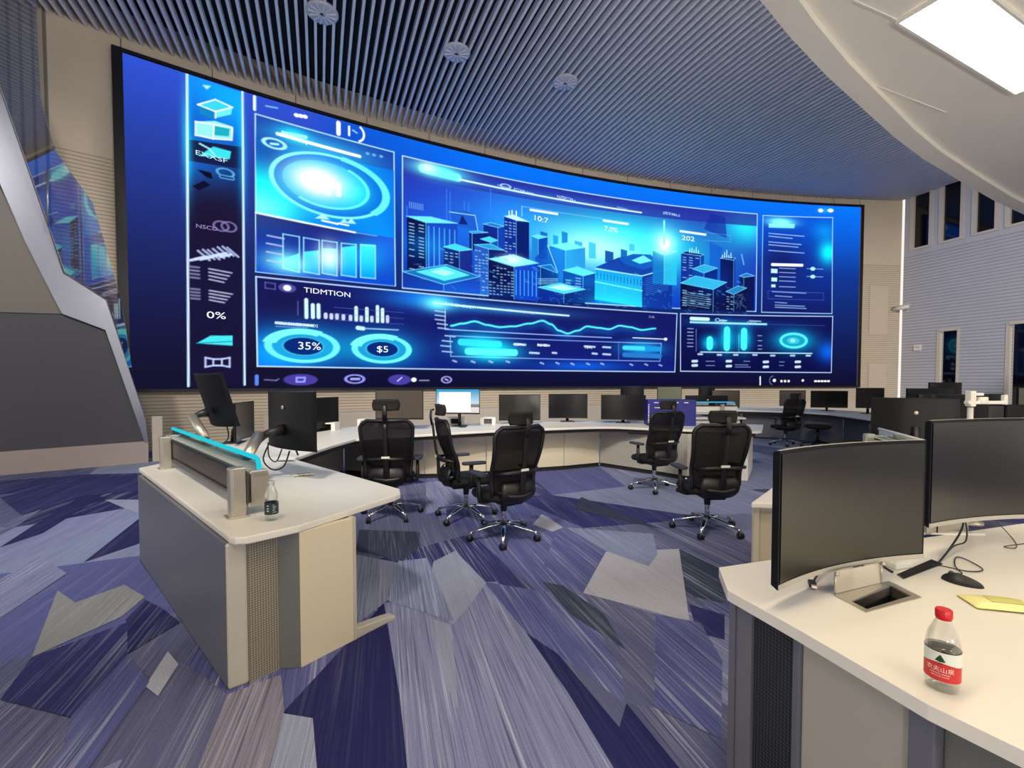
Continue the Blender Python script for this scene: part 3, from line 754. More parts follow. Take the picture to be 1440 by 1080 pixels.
for k in range(8): LN(((341.3,287.7)[0]+k*3, (341.3,287.7)[1]), ((341.3,287.7)[0]+k*3, (341.3,287.7)[1]-9), 1.2, (140, 210, 250), .7)
PG([(406.6,283.7), (434.9,290.6), (451.3,285.1), (456.3,261.3), (416.3,262.3)], (30, 90, 200), .9); PG([(422.5,266.7), (428.7,282.7), (438.6,268.0)], (12, 30, 110), .9); PL([(406.6,283.7), (451.3,285.1), (456.3,261.3)], 1.2, LC)
bld((466.6,273.4), (492.7,271.2), (504.6,275.2), (479.6,277.6), vb((492.6,208.7)), (18, 36, 130), (20, 60, 170), (30, 110, 210))
bld((336.6,265.1), (367.4,260.3), (420.0,267.5), (375.6,270.6), vb((366.8,172.1)), (10, 16, 66), (22, 70, 190), (110, 240, 248), 2, 6)
bld((441.1,256.8), (446.1,255.1), (474.3,260.3), (456.3,260.1), vb((446.1,227.1)), (14, 30, 110), (12, 30, 110), (30, 130, 220))
bld((504.6,292.1), (527.5,288.2), (552.2,289.2), (522.1,297.1), vb((527.5,219.7)), (16, 40, 140), (12, 26, 100), (210, 255, 255), 3)
LN((514.0,294.7), (514.0,302.0), 2, WH); LN((519.4,295.5), (519.4,304.0), 2, WH); LN((527.5,295.5), (527.5,304.0), 2, WH)
bld((557.8,265.2), (570.4,261.7), (588.8,267.7), (569.0,269.1), vb((570.4,226.8)), (30, 130, 210), (14, 60, 170), (90, 230, 245))
bld((461.4,247.8), (479.5,244.3), (492.6,249.6), (476.9,253.5), vb((479.5,216.8)), (10, 30, 110), (20, 90, 180), (70, 220, 240))
bld((396.7,226.4), (423.5,223.1), (446.1,228.2), (416.2,233.6), vb((423.4,177.9)), (12, 26, 96), (26, 40, 130), (60, 220, 240), 3)
bld((449.9,236.9), (475.6,233.1), (504.6,234.2), (479.5,241.9), vb((475.4,155.5)), (40, 90, 190), (12, 26, 100), (40, 160, 220), 4)
bld((593.1,253.1), (624.9,247.7), (666.4,257.1), (632.2,262.6), vb((625.2,196.3)), (24, 90, 210), (40, 150, 225), (120, 245, 250))
PG([(588.8,252.6), (612.0,206.7), (612.0,195.2), (571.9,194.3), (563.4,227.3)], (16, 70, 180), .85); PL([(588.8,252.6), (609.1,207.7)], 1.4, LC)
bld((475.5,216.4), (523.4,208.3), (570.5,219.2), (522.1,228.9), vb((523.4,151.9)), (12, 18, 72), (16, 60, 190), (120, 250, 252), 7, 6)
GL((519.4,220.1), 22, 8, (255, 255, 255), .8)
bld((570.5,214.2), (574.7,213.4), (609.1,205.2), (596.1,219.3), vb((574.8,176.9)), (14, 40, 130), (12, 34, 116), (20, 90, 190), 0, 0)
for k in range(4): LN(((570.5,191.7)[0], (570.5,191.7)[1]-k*3), ((609.1,195.0)[0], (609.1,195.0)[1]-k*3), 1.2, (150, 225, 240), .8)
bld((620.7,211.3), (662.2,204.5), (687.8,211.9), (650.1,220.4), vb((662.4,157.4)), (12, 36, 130), (14, 30, 110), (90, 235, 245), 2)
bld((570.5,176.6), (622.3,169.0), (666.8,180.0), (615.0,187.8), vb((618.0,152.0)), (14, 40, 140), (12, 30, 110), (70, 220, 240))
PG([(589.0,178.1), (622.3,174.2), (648.9,180.0), (617.9,185.4)], (190, 255, 255), .9)
bld((329.3,179.0), (396.4,166.0), (460.0,185.0), (401.4,198.5), vb((396.4,155.7)), (20, 50, 150), (24, 60, 170), (24, 110, 190))
PG([(349.6,181.3), (397.7,171.8), (442.1,185.6), (399.0,196.0)], (90, 235, 240), .95); PG([(373.9,184.1), (398.9,180.0), (416.0,186.4), (394.1,190.9)], (190, 255, 250), .8)
# domed hall
PG([(687.7,219.8), (790.7,214.2), (791.3,153.7), (686.6,162.8)], (24, 150, 225), .97, (40, 215, 240)); PG([(790.7,214.2), (858.4,231.3), (859.4,151.3), (791.4,152.4)], (16, 50, 150), .97)
PG([(687.7,222.4), (738.4,245.4), (804.7,256.5), (859.9,238.4), (790.7,214.2)], (18, 60, 160), .97); PG([(738.4,242.8), (754.1,233.3), (793.8,226.8), (830.6,239.1), (809.5,256.9), (769.7,254.9)], (20, 90, 190), .97); PG([(766.6,242.4), (785.7,237.1), (812.8,244.7), (793.5,254.2)], (110, 245, 250), .95)
PL([(687.7,219.8), (790.7,214.2), (860.0,235.6)], 2, LC); PL([(687.9,196.0), (791.0,185.4)], 2.2, (120, 240, 245))
for k in range(14):
    a, b = (692.4,212.2), (787.6,205.8); f = k/13; LN((a[0]+(b[0]-a[0])*f, a[1]+(b[1]-a[1])*f), (a[0]+(b[0]-a[0])*f, a[1]+(b[1]-a[1])*f-10), 1.7, (10, 60, 150), .8)
for k in range(9): LN(((798.8,209.3)[0], (798.8,209.3)[1]-k*4), ((850.3,223.8)[0], (850.3,223.8)[1]-k*4), 1.0, (70, 140, 220), .7)
# beacon and the towers beyond the hall
bld((814.2,265.5), (840.1,257.9), (869.4,267.1), (833.5,271.3), vb((840.8,200.8)), (20, 120, 200), (40, 190, 230), (100, 240, 245))
GL((841.5,281.7), 30, 26, (120, 255, 255), 1.3); GL((841.5,280.3), 12, 12, (255, 255, 255), 1.2); LN((839.4,324.4), (839.9,280.1), 4.5, (140, 248, 252), .95)
PG([(945.0,292.6), (975.2,283.2), (976.3,215.3), (946.1,218.1)], (20, 90, 200), .8)
bld((879.2,265.1), (923.8,262.6), (932.1,266.0), (890.7,270.1), vb((924.6,208.4)), (18, 44, 140), (20, 60, 160), (10, 24, 90), 3)
for k in range(5): LN(((898.9,267.9)[0]+k*5, (898.9,267.9)[1]), ((898.9,267.9)[0]+k*5, (898.9,267.9)[1]+4+3*rng.rand()+4*(k % 2)), 2.2, (170, 235, 250))
bld((970.5,261.3), (1002.4,258.8), (1005.7,263.3), (982.2,264.9), vb((1000.1,197.5)), (12, 22, 84), (16, 40, 120), (14, 40, 130), 0)
for k in range(5): LN(((975.5,263.0)[0]+k*5, (975.5,263.0)[1]), ((975.5,263.0)[0]+k*5, (975.5,263.0)[1]+5+5*(k % 3)), 1.8, (190, 240, 250))
bld((906.0,235.8), (932.6,228.8), (964.1,240.7), (932.4,246.0), vb((933.0,205.9)), (14, 60, 150), (10, 26, 90), (50, 170, 220), 0)
bld((1016.4,227.5), (1026.6,225.0), (1051.8,229.1), (1033.2,234.1), vb((1027.8,156.1)), (14, 26, 90), (12, 20, 76), (40, 120, 190), 0)
bld((878.4,205.8), (954.8,196.9), (986.4,212.9), (912.8,222.0), vb((955.5,153.6)), (10, 14, 56), (12, 18, 66), (50, 180, 225), 4)
for k in range(7): LN(((885.2,189.2)[0], (885.2,189.2)[1]-k*4.2), ((946.7,183.6)[0], (946.7,183.6)[1]-k*4.2), 1.2, (140, 200, 235), .75)
bld((985.0,194.0), (1003.6,188.9), (1033.7,203.3), (1013.4,206.9), vb((1004.2,153.8)), (10, 14, 56), (12, 18, 66), (40, 130, 190), 2)
LN((1020.7,271.5), (1026.1,251.3), 3, (120, 210, 240), .7)
for k in range(16): LN(((1000.2,191.7)[0]+rng.uniform(-8, 34), (1000.2,191.7)[1]-rng.uniform(0, 34)), ((1000.2,191.7)[0]+rng.uniform(0, 34), (1000.2,191.7)[1]-rng.uniform(0, 34)), 1.0, (150, 205, 240), .35)
GL((677.3,196.5), 90, 22, (0, 120, 220), .5); GL((428.2,157.4), 90, 18, (0, 70, 200), .5); GL((723.5,159.7), 60, 14, (0, 190, 255), .6); GL((611.8,246.3), 26, 40, (0, 170, 230), .4); GL((368.3,224.8), 40, 20, (0, 130, 230), .45); GL((949.5,214.0), 40, 30, (0, 60, 190), .4)
for k in range(150):
    p = (336.4,225.8); q = (1042.8,166.9)
    u = p[0]+(q[0]-p[0])*rng.rand(); v = q[1]-16+(p[1]-q[1])*rng.rand()**1.6
    LN((u, v), (u+rng.choice([0, 5, 8]), v-rng.choice([0, 0, 7])), 1.0, (130, 215, 250), .35)
for k in range(26):
    p = (336.4,225.8); q = (1042.7,174.2); u = p[0]+(q[0]-p[0])*rng.rand(); v = p[1]-(p[1]-q[1])*rng.rand()
    PG([(u, v), (u+9, v-2), (u+9, v-5), (u, v-3)], (70, 190, 240), .4)
bar((554.9,310.6), (608.7,310.7), 4, (230, 255, 250)); bar((705.4,311.3), (758.1,310.6), 4.4, (225, 255, 250)); bar((877.0,308.4), (934.8,306.1), 4.4, (230, 250, 255))
PL([(538.4,314.2), (706.9,314.2)], 1, LC, .6); PL([(538.4,314.2), (538.4,297.1)], 1.4, LC, .8); PL([(934.7,310.4), (993.2,309.0), (993.4,296.0), (931.6,294.5)], 1, (120, 180, 240), .6)
# report panel at the far end
f3 = [(1069.7,355.0), (1234.2,359.4), (1237.4,155.1), (1070.2,154.4)]
clip(f3); frame(f3, 1.6, (170, 215, 250), (12, 80, 210), .9, (20, 26, 100))
MIXG((1117.1,258.6), 50, 40, (24, 22, 84), .75); GL((1226.0,285.3), 22, 24, (0, 235, 255), 1.1); GL((1112.0,344.4), 34, 9, (120, 255, 255), 1.2); GL((1216.6,330.1), 30, 20, (0, 120, 240), .7)
PG([(1083.4,339.7), (1145.8,341.8), (1144.3,332.8), (1083.6,330.9)], (140, 245, 248), .9)
for p, l in (((1083.8,319.1), 120), ((1084.0,313.2), 80), ((1084.2,301.4), 110), ((1084.3,295.5), 100), ((1084.5,283.8), 120)): LN(p, (p[0]+l*.7, p[1]-2), 1.8, (190, 225, 250), .75)
bar((1093.6,254.6), (1164.5,256.0), 6, WH)
for p, s in (((1097.2,241.4), 9), ((1097.6,223.6), 8), ((1096.2,210.2), 6)): PG([(p[0]-s*.7, p[1]+s/2), (p[0]+s, p[1]+s/2), (p[0]+s, p[1]-s/2), (p[0]-s*.7, p[1]-s/2)], (190, 240, 248))
for p in ((1110.6,247.9), (1110.8,239.0), (1111.0,230.1), (1111.2,221.2), (1111.4,209.2)): LN(p, (p[0]+38, p[1]), 1.7, (170, 205, 245), .8)
for p in ((1189.9,249.4), (1190.3,232.8)): LN((p[0]-14, p[1]), (p[0]+24, p[1]), 1.2, LC, .8); EL(p, 6, 4, LC)
PL([(1084.5,199.4), (1216.3,198.8), (1216.6,183.6), (1084.8,183.0)], 1, (90, 110, 200), .7, True)
for p, l in (((1094.7,198.2), 80), ((1101.6,189.5), 40), ((1101.9,176.1), 28), ((1102.0,170.2), 70), ((1102.1,165.7), 74)): LN(p, (p[0]+l, p[1]-1), 2, (160, 200, 245), .75)
clip(); EL((1205.5,373.1), 6, 4, WH); EL((1228.9,374.2), 7, 4, WH); GL((1215.5,373.6), 16, 6, (60, 170, 255), .5)
# long lower panel with gauges, wave chart and level bars
f4 = [(130.5,147.8), (322.4,148.8), (871.0,144.7), (867.5,28.2), (130.3,29.5)]
clip(f4); PG(f4, (22, 24, 92), .93, (16, 30, 120)); GL((141.4,39.2), 50, 30, (0, 100, 250), 1.0); GL((367.8,140.8), 70, 18, (0, 110, 240), .9); GL((385.5,134.3), 24, 12, (100, 255, 255), 1.0); GL((663.1,37.5), 90, 10, (0, 90, 230), .7); MIXG((164.0,112.5), 50, 30, (26, 20, 60), .6)
PL(f4, 1.7, (195, 225, 255), 1, True)
PL([(141.2,141.6), (153.1,141.1), (153.0,133.5), (141.1,134.0)], 1.2, (110, 110, 180), .8, True); EL((167.8,137.0), 11, 6, (90, 90, 170), .8); EL((167.8,137.0), 5, 4, WH)
LN((181.0,119.9), (180.7,101.3), 1.4, (100, 100, 160), .8)
for p, h in (((191.6,99.1), 24), ((200.0,99.7), 17), ((207.5,100.3), 17), ((217.0,101.0), 4), ((224.7,100.6), 4), ((232.4,101.1), 4), ((241.3,100.7), 4), ((251.3,100.4), 4), ((259.4,99.9), 18), ((266.6,100.4), 4), ((274.8,99.9), 18), ((282.1,100.4), 5), ((290.6,99.9), 22), ((298.1,100.3), 18), ((305.6,100.8), 7)):
    LN(p, (p[0], p[1]+h), 5.2, (205, 240, 245) if h > 10 else (200, 205, 240))
for k in range(3): LN(((228.7,116.1)[0], (228.7,116.1)[1]-k*9), ((331.1,115.7)[0], (331.1,115.7)[1]-k*9), .9, (110, 130, 210), .5)
bar((153.2,88.6), (199.8,87.8), 3.4, (190, 215, 250)); PL([(153.1,83.8), (192.4,84.3)], 1.4, (120, 140, 210), .8); bar((261.3,88.5), (269.5,87.9), 6, (190, 230, 250)); PL([(271.6,88.1), (322.0,88.8)], 2, (150, 190, 240), .9)
for o, s in (((187.4,58.3), 1.0), ((297.7,58.3), .93)):
    rx, ry = 44*s, 21*s
    GL(o, rx*1.3, ry*1.3, (0, 190, 255), .9); EL(o, rx*.62, ry*.62, (8, 34, 110), .95); EL(o, rx*.83, ry*.82, (30, 160, 215), .8, 8); EL(o, rx, ry, (110, 240, 248), 1, 4.5); EL(o, rx*.98, ry*.98, (120, 245, 250), 1, 8, 60, 170); EL(o, rx*.6, ry*.6, (60, 190, 230), 1, 1.2)
bar((379.5,135.0), (632.8,129.6), 3, (205, 245, 250), (40, 180, 255), .5)
fr = [(398.7,127.3), (398.5,94.0), (724.0,92.3)]; PL(fr, 1.6, (150, 195, 250))
ctrl = [(408.3,100.2), (428.1,104.8), (450.8,109.7), (472.7,104.9), (495.1,102.4), (522.1,105.0), (553.8,111.5), (579.2,117.8), (596.4,112.3), (612.4,101.5), (630.0,97.0), (650.7,103.0), (671.7,111.8), (696.1,110.1), (717.7,108.3), (742.6,116.0), (764.7,114.1), (790.2,109.5), (822.4,113.4)]
cu_ = [(p[0], p[1]) for p in ctrl]
for i in range(len(cu_)-1):
    for f in np.linspace(0, 1, 8)[:-1]:
        u = cu_[i][0]+(cu_[i+1][0]-cu_[i][0])*f; ff = f*f*(3-2*f); v = cu_[i][1]+(cu_[i+1][1]-cu_[i][1])*ff
        GL((u, v-4), 7, 8, (0, 130, 240), .09)
        u2 = u+(cu_[i+1][0]-cu_[i][0])/7; f2_ = min(1, f+1/7); v2 = cu_[i][1]+(cu_[i+1][1]-cu_[i][1])*(f2_*f2_*(3-2*f2_)); LN((u, v), (u2, v2), 3.2, (90, 235, 248), .9)
for p in ((381.9,122.6), (381.8,115.8), (381.8,109.0), (385.3,102.4), (386.5,95.6), (398.4,83.6), (393.6,75.3), (391.1,67.2), (393.5,58.1)): LN(p, (p[0]+17, p[1]-1), 2.2, (180, 205, 245), .85)
PL([(407.0,84.0), (835.7,84.3), (832.9,49.1), (408.0,50.4)], 1.5, (140, 175, 245), .9, True); LN((739.7,84.7), (740.0,50.6), 1, (120, 150, 230), .8)
bar((425.5,74.3), (495.1,73.2), 11, (50, 215, 245), (0, 190, 255), 1.0); bar((438.0,59.4), (524.8,59.3), 12, (90, 245, 250), (0, 220, 255), 1.2)
bar((752.4,74.1), (832.6,73.0), 9, (30, 150, 225), (0, 170, 240), .9); bar((752.5,60.4), (832.7,59.0), 9, (40, 120, 200)); bar((752.4,74.1), (795.4,73.7), 8, (70, 215, 240))
for p, l in (((523.4,74.2), 22), ((570.7,74.4), 22), ((553.9,60.1), 18), ((599.4,61.2), 8), ((665.9,74.6), 22), ((705.6,74.3), 16), ((682.7,61.7), 10), ((705.7,60.9), 16)): LN(p, (p[0]+l, p[1]-.6), 3.6, (200, 220, 250), .9)
for p in ((411.7,43.5), (444.2,43.0), (476.6,43.6), (508.5,44.2), (575.1,42.8), (606.7,43.3), (637.6,42.4), (670.6,42.9), (701.2,43.3), (765.3,42.7), (798.9,43.1), (831.3,42.1)): LN(p, (p[0]+6, p[1]-2), 3, (185, 195, 240), .8)
LN((771.2,93.8), (845.4,93.0), 1.6, WH); EL((845.4,93.0), 4, 3, WH)
# lower panel at the far end
f5 = [(879.2,145.0), (1239.3,149.1), (1238.8,28.1), (880.7,29.7)]
clip(f5); frame(f5, 1.7, (195, 220, 250), (16, 20, 84), .95, (12, 14, 66))
GL((1231.0,72.6), 26, 22, (0, 90, 240), .9)
bar((904.1,136.0), (944.1,135.9), 7, (200, 240, 250)); bar((902.5,128.8), (1082.5,129.4), 4, (150, 225, 245), (20, 130, 230), .4); LN((1082.5,129.4), (1221.3,129.0), 1, (70, 80, 160), .8); EL((965.8,135.1), 5, 3, LC, 1, 1.2); PL([(974.2,135.4), (987.7,134.3)], 2, LC); PL([(1041.7,135.8), (1068.8,135.0)], 2.6, (170, 200, 240), .8)
for p, h in (((948.3,75.2), 24), ((988.7,74.3), 46), ((1029.3,76.4), 42)):
    GL((p[0], p[1]+h/2), 18, h*.62, (0, 200, 255), .95); LN((p[0], p[1]+5), (p[0], p[1]+h-5), 15, (70, 240, 248))
LN((1016.9,107.2), (1017.5,70.3), 1, LC, .7)
for k in range(6):
    p = (896.1,115.7); LN((p[0], p[1]-k*7.2), (p[0]+13, p[1]-k*7.2), 1.9, (170, 190, 240), .8)
LN((916.0,114.9), (916.7,70.3), 1.1, (150, 170, 230), .8); LN((926.7,69.0), (1192.3,69.2), 2.2, (185, 235, 245))
for p in ((921.7,64.6), (967.0,63.8), (1005.8,64.3), (1051.5,64.8), (1094.0,63.8), (1141.5,64.2), (1178.8,64.5)): LN(p, (p[0]+9, p[1]), 4, (200, 220, 250), .85)
for p in ((908.6,50.0), (908.7,41.4), (989.1,50.9), (989.3,40.6), (1077.3,50.1), (1077.5,39.7), (1153.7,50.7), (1153.9,40.1)): LN(p, (p[0]+10, p[1]+.4), 5.4, (205, 230, 248), .95)
for p, l in (((940.3,50.4), 20), ((940.5,41.7), 20), ((1029.7,51.2), 14), ((1009.5,43.7), 30), ((1009.6,39.2), 36), ((1114.7,50.4), 12), ((1114.8,42.9), 10)): LN(p, (p[0]+l, p[1]), 1.8, (150, 170, 220), .7)
o = (1147.7,96.0); GL(o, 46, 22, (0, 200, 255), 1.0); EL(o, 34, 17, (90, 240, 248), .95); EL(o, 27, 12, (20, 150, 190), .9); EL((o[0]-1, o[1]), 15, 7, (60, 205, 225), .9); EL((o[0]-2, o[1]), 6, 4, (160, 250, 250), .9)
for p in ((1062.6,105.1), (1062.8,94.7), (1063.0,84.3), (1063.2,76.9)): LN(p, (p[0]+9, p[1]), 2, (150, 180, 230), .8)
# bottom strip
clip()
LN((129.3,16.3), (129.1,5.9), 4.5, (90, 130, 235)); PL([(138.4,11.6), (152.1,10.6), (155.6,12.6)], 1.6, (130, 130, 200), .8)
for o, rx in (((183.2,11.6), 22), ((323.6,11.9), 18)): EL(o, rx, 8, (72, 62, 160), .95)
PL([(177.8,14.6), (188.7,14.6), (187.7,8.7), (177.7,8.7)], 2.4, (150, 150, 255), 1, True); EL((256.5,12.8), 13, 6, (150, 150, 245), 1, 2); PL([(251.4,12.8), (262.6,12.8)], 3.6, (160, 160, 250)); LN((320.2,9.7), (327.0,15.2), 2, (190, 190, 255))
EL((346.2,11.9), 4.4, 3.4, WH); PL([(355.4,10.8), (370.6,10.8)], 2, (170, 170, 220), .8); EL((400.5,12.0), 8, 5, (160, 160, 235), 1, 1.8); LN((398.1,13.1), (403.0,10.8), 2.4, (170, 170, 240))
LN((1069.4,18.7), (1069.7,2.2), 3, WH); EL((1100.1,11.2), 8, 9, (120, 120, 190), 1, 1.4, 90, 260); EL((1103.5,11.2), 4, 3.4, WH)
for p in ((1120.6,9.7), (1129.1,9.7), (1137.6,9.7), (1171.5,11.2)): EL(p, 3, 2.6, WH)
for p in ((1202.1,9.7), (1209.7,9.7), (1217.3,9.7), (1224.9,9.7), (1232.5,9.7)): LN((p[0]-1.6, p[1]), (p[0]+1.6, p[1]), 4, WH)

lettering_v, lettering_f, lettering_c = [], [], []
def scr(u, v, off=0.0): return arcp(TH_L-u/RW*SLEN/RR, RR-off, ZB+v/RH*(ZT-ZB))
def word(body, p, h, c, tilt=0.0, sx=1.0):
    vs, fs = text_geo(body, h*1.35)
    b = len(lettering_v)
    for x, y in vs:
        x *= sx
        lettering_v.append(scr(p[0]+x, p[1]+y+x*tilt, .012)); lettering_c.append(tuple(lin(c))+(1,))
    lettering_f.extend(tuple(b+i for i in f) for f in fs)
word('TIDMTION', (188.4,133.4), 7.5, WH, -.02, 1.3); word('35%', (179.2,54.0), 11, WH, 0, 1.25); word('$5', (288.1,53.7), 10, WH, 0, 1.35)
word('10:7', (559.1,293.9), 9.5, WH, -.08, 1.4); word('7,0%', (705.6,292.9), 9.5, WH, -.06, 1.25); word('202', (878.9,291.7), 9.5, WH, -.05, 1.6)
word('0%', (74.6,89.1), 9, WH, 0, 1.5); word('EXXSF', (66.4,289.1), 6, (200, 230, 245), -.06, 1.5); word('TNYON', (163.7,342.4), 5.5, (210, 255, 255), -.2, 1.2)
word('BADGINGUOY', (398.7,133.0), 5.2, (190, 245, 250), -.06, 1.1); word('YOU SAVED MINDS', (152.3,86.6), 4.4, (220, 235, 255), -.02, 1.05); word('ACOMP WOD', (522.0,339.6), 4.6, (190, 225, 250), -.1, 1.0)
word('NZSH - SRA', (607.2,339.6), 5, (200, 225, 250), -.1, 1.1); word('BEI I NXXSXR LSH', (511.2,130.2), 4.6, (180, 200, 245), -.04, 1.1); word('CSPN', (522.1,71.6), 5, WH, 0, 1.2); word('RU ES', (567.9,71.8), 5, WH, 0, 1.2)
word('D/SI A AREL.E', (836.0,337.9), 4.4, (205, 235, 255), -.04, 1.1); word('7BVL', (665.9,70.6), 5, WH, 0, 1.1); word('NSCD', (65.5,199.6), 5, (150, 140, 195), 0, 1.3); word('CUIL', (806.0,133.7), 4.4, (150, 160, 220), 0, 1.1)
word('RAL', (970.9,130.9), 5, (200, 225, 250), 0, 1.2); word('TJ-ETTC', (1035.1,129.7), 5, (190, 210, 245), 0, 1.0)

gv = np.zeros((RH, RW, 3), np.float32)
th = TH_L-U/RW*SLEN/RR
gv[..., 0] = CC[0]+RR*np.cos(th); gv[..., 1] = CC[1]+RR*np.sin(th); gv[..., 2] = ZB+V/RH*(ZT-ZB)
idx = np.arange(RW*RH).reshape(RH, RW)
quads = np.stack([idx[:-1, :-1], idx[1:, :-1], idx[1:, 1:], idx[:-1, 1:]], -1).reshape(-1, 4)
allv = np.concatenate([gv.reshape(-1, 3), np.array(lettering_v, np.float32)])
me = bpy.data.meshes.new('display')
nq = len(quads); loops = list(); starts = np.arange(nq)*4
lt = [i+RW*RH for f in lettering_f for i in f]; ls = []; o_ = nq*4
for f in lettering_f: ls.append(o_); o_ += len(f)
me.vertices.add(len(allv)); me.vertices.foreach_set('co', allv.ravel())
me.loops.add(o_); me.loops.foreach_set('vertex_index', np.concatenate([quads.ravel(), np.array(lt, np.int64)]).astype(np.int32))
me.polygons.add(nq+len(lettering_f)); me.polygons.foreach_set('loop_start', np.concatenate([starts, np.array(ls)]).astype(np.int32))
me.update(calc_edges=True)
srgb = np.clip(IMG.reshape(-1, 3), 0, 1)
lc_ = np.where(srgb <= .04045, srgb/12.92, ((srgb+.055)/1.055)**2.4)
cols = np.concatenate([np.concatenate([lc_, np.ones((len(lc_), 1))], 1), np.array(lettering_c)]).astype(np.float32)
at = me.color_attributes.new('picture', 'FLOAT_COLOR', 'POINT'); at.data.foreach_set('color', cols.ravel())
m, nt, out = nodes('lit_led_pixels')
a_ = nt.nodes.new('ShaderNodeAttribute'); a_.attribute_name = 'picture'
e_ = nt.nodes.new('ShaderNodeEmission'); e_.inputs[1].default_value = 1.16
nt.links.new(a_.outputs['Color'], e_.inputs[0]); nt.links.new(e_.outputs[0], out.inputs[0])
m.cycles.emission_sampling = 'NONE'
me.materials.append(m)
vw = empty('video_wall', (0, 14.17, ZB), 0, 'giant curved video wall showing a blue data dashboard with a city skyline', 'screen')
dsp = bpy.data.objects.new('display', me); col.objects.link(dsp); dsp.parent = vw; dsp.location = (0, -14.17, -ZB)
q = MB()
arcwall(q, TH_L+.0030, TH_R-.0030, RR-.02, ZT, ZT+.07, .14, 80); arcwall(q, TH_L+.0030, TH_R-.0030, RR-.02, ZB-.06, ZB, .14, 80)
arcwall(q, TH_L+.0042, TH_L, RR-.02, ZB-.06, ZT+.07, .14, 1); arcwall(q, TH_R, TH_R-.003, RR-.02, ZB-.06, ZT+.07, .14, 1)
arcwall(q, TH_L, TH_R, RR+.03, ZB, ZT, .06, 80)
q.build('bezel', M['bezel'], vw, world=True)
bpy.data.objects['bezel'].location.z = 0

# ---------------------------------------------------------------- chairs
def chair_back(u, v, push=0.0):
    z = .40+.68*v
    e = abs(2*v-1)
    wv = (.225+.055*v)*(1-.28*max(0, (e-.72)/.28)**2.6)
    y = -.235-.085*v+.06*math.exp(-((v-.32)/.24)**2)+.05*u*u-(.0 if v > .12 else -(.12-v)*1.0)
    return (u*wv, y+push, z)

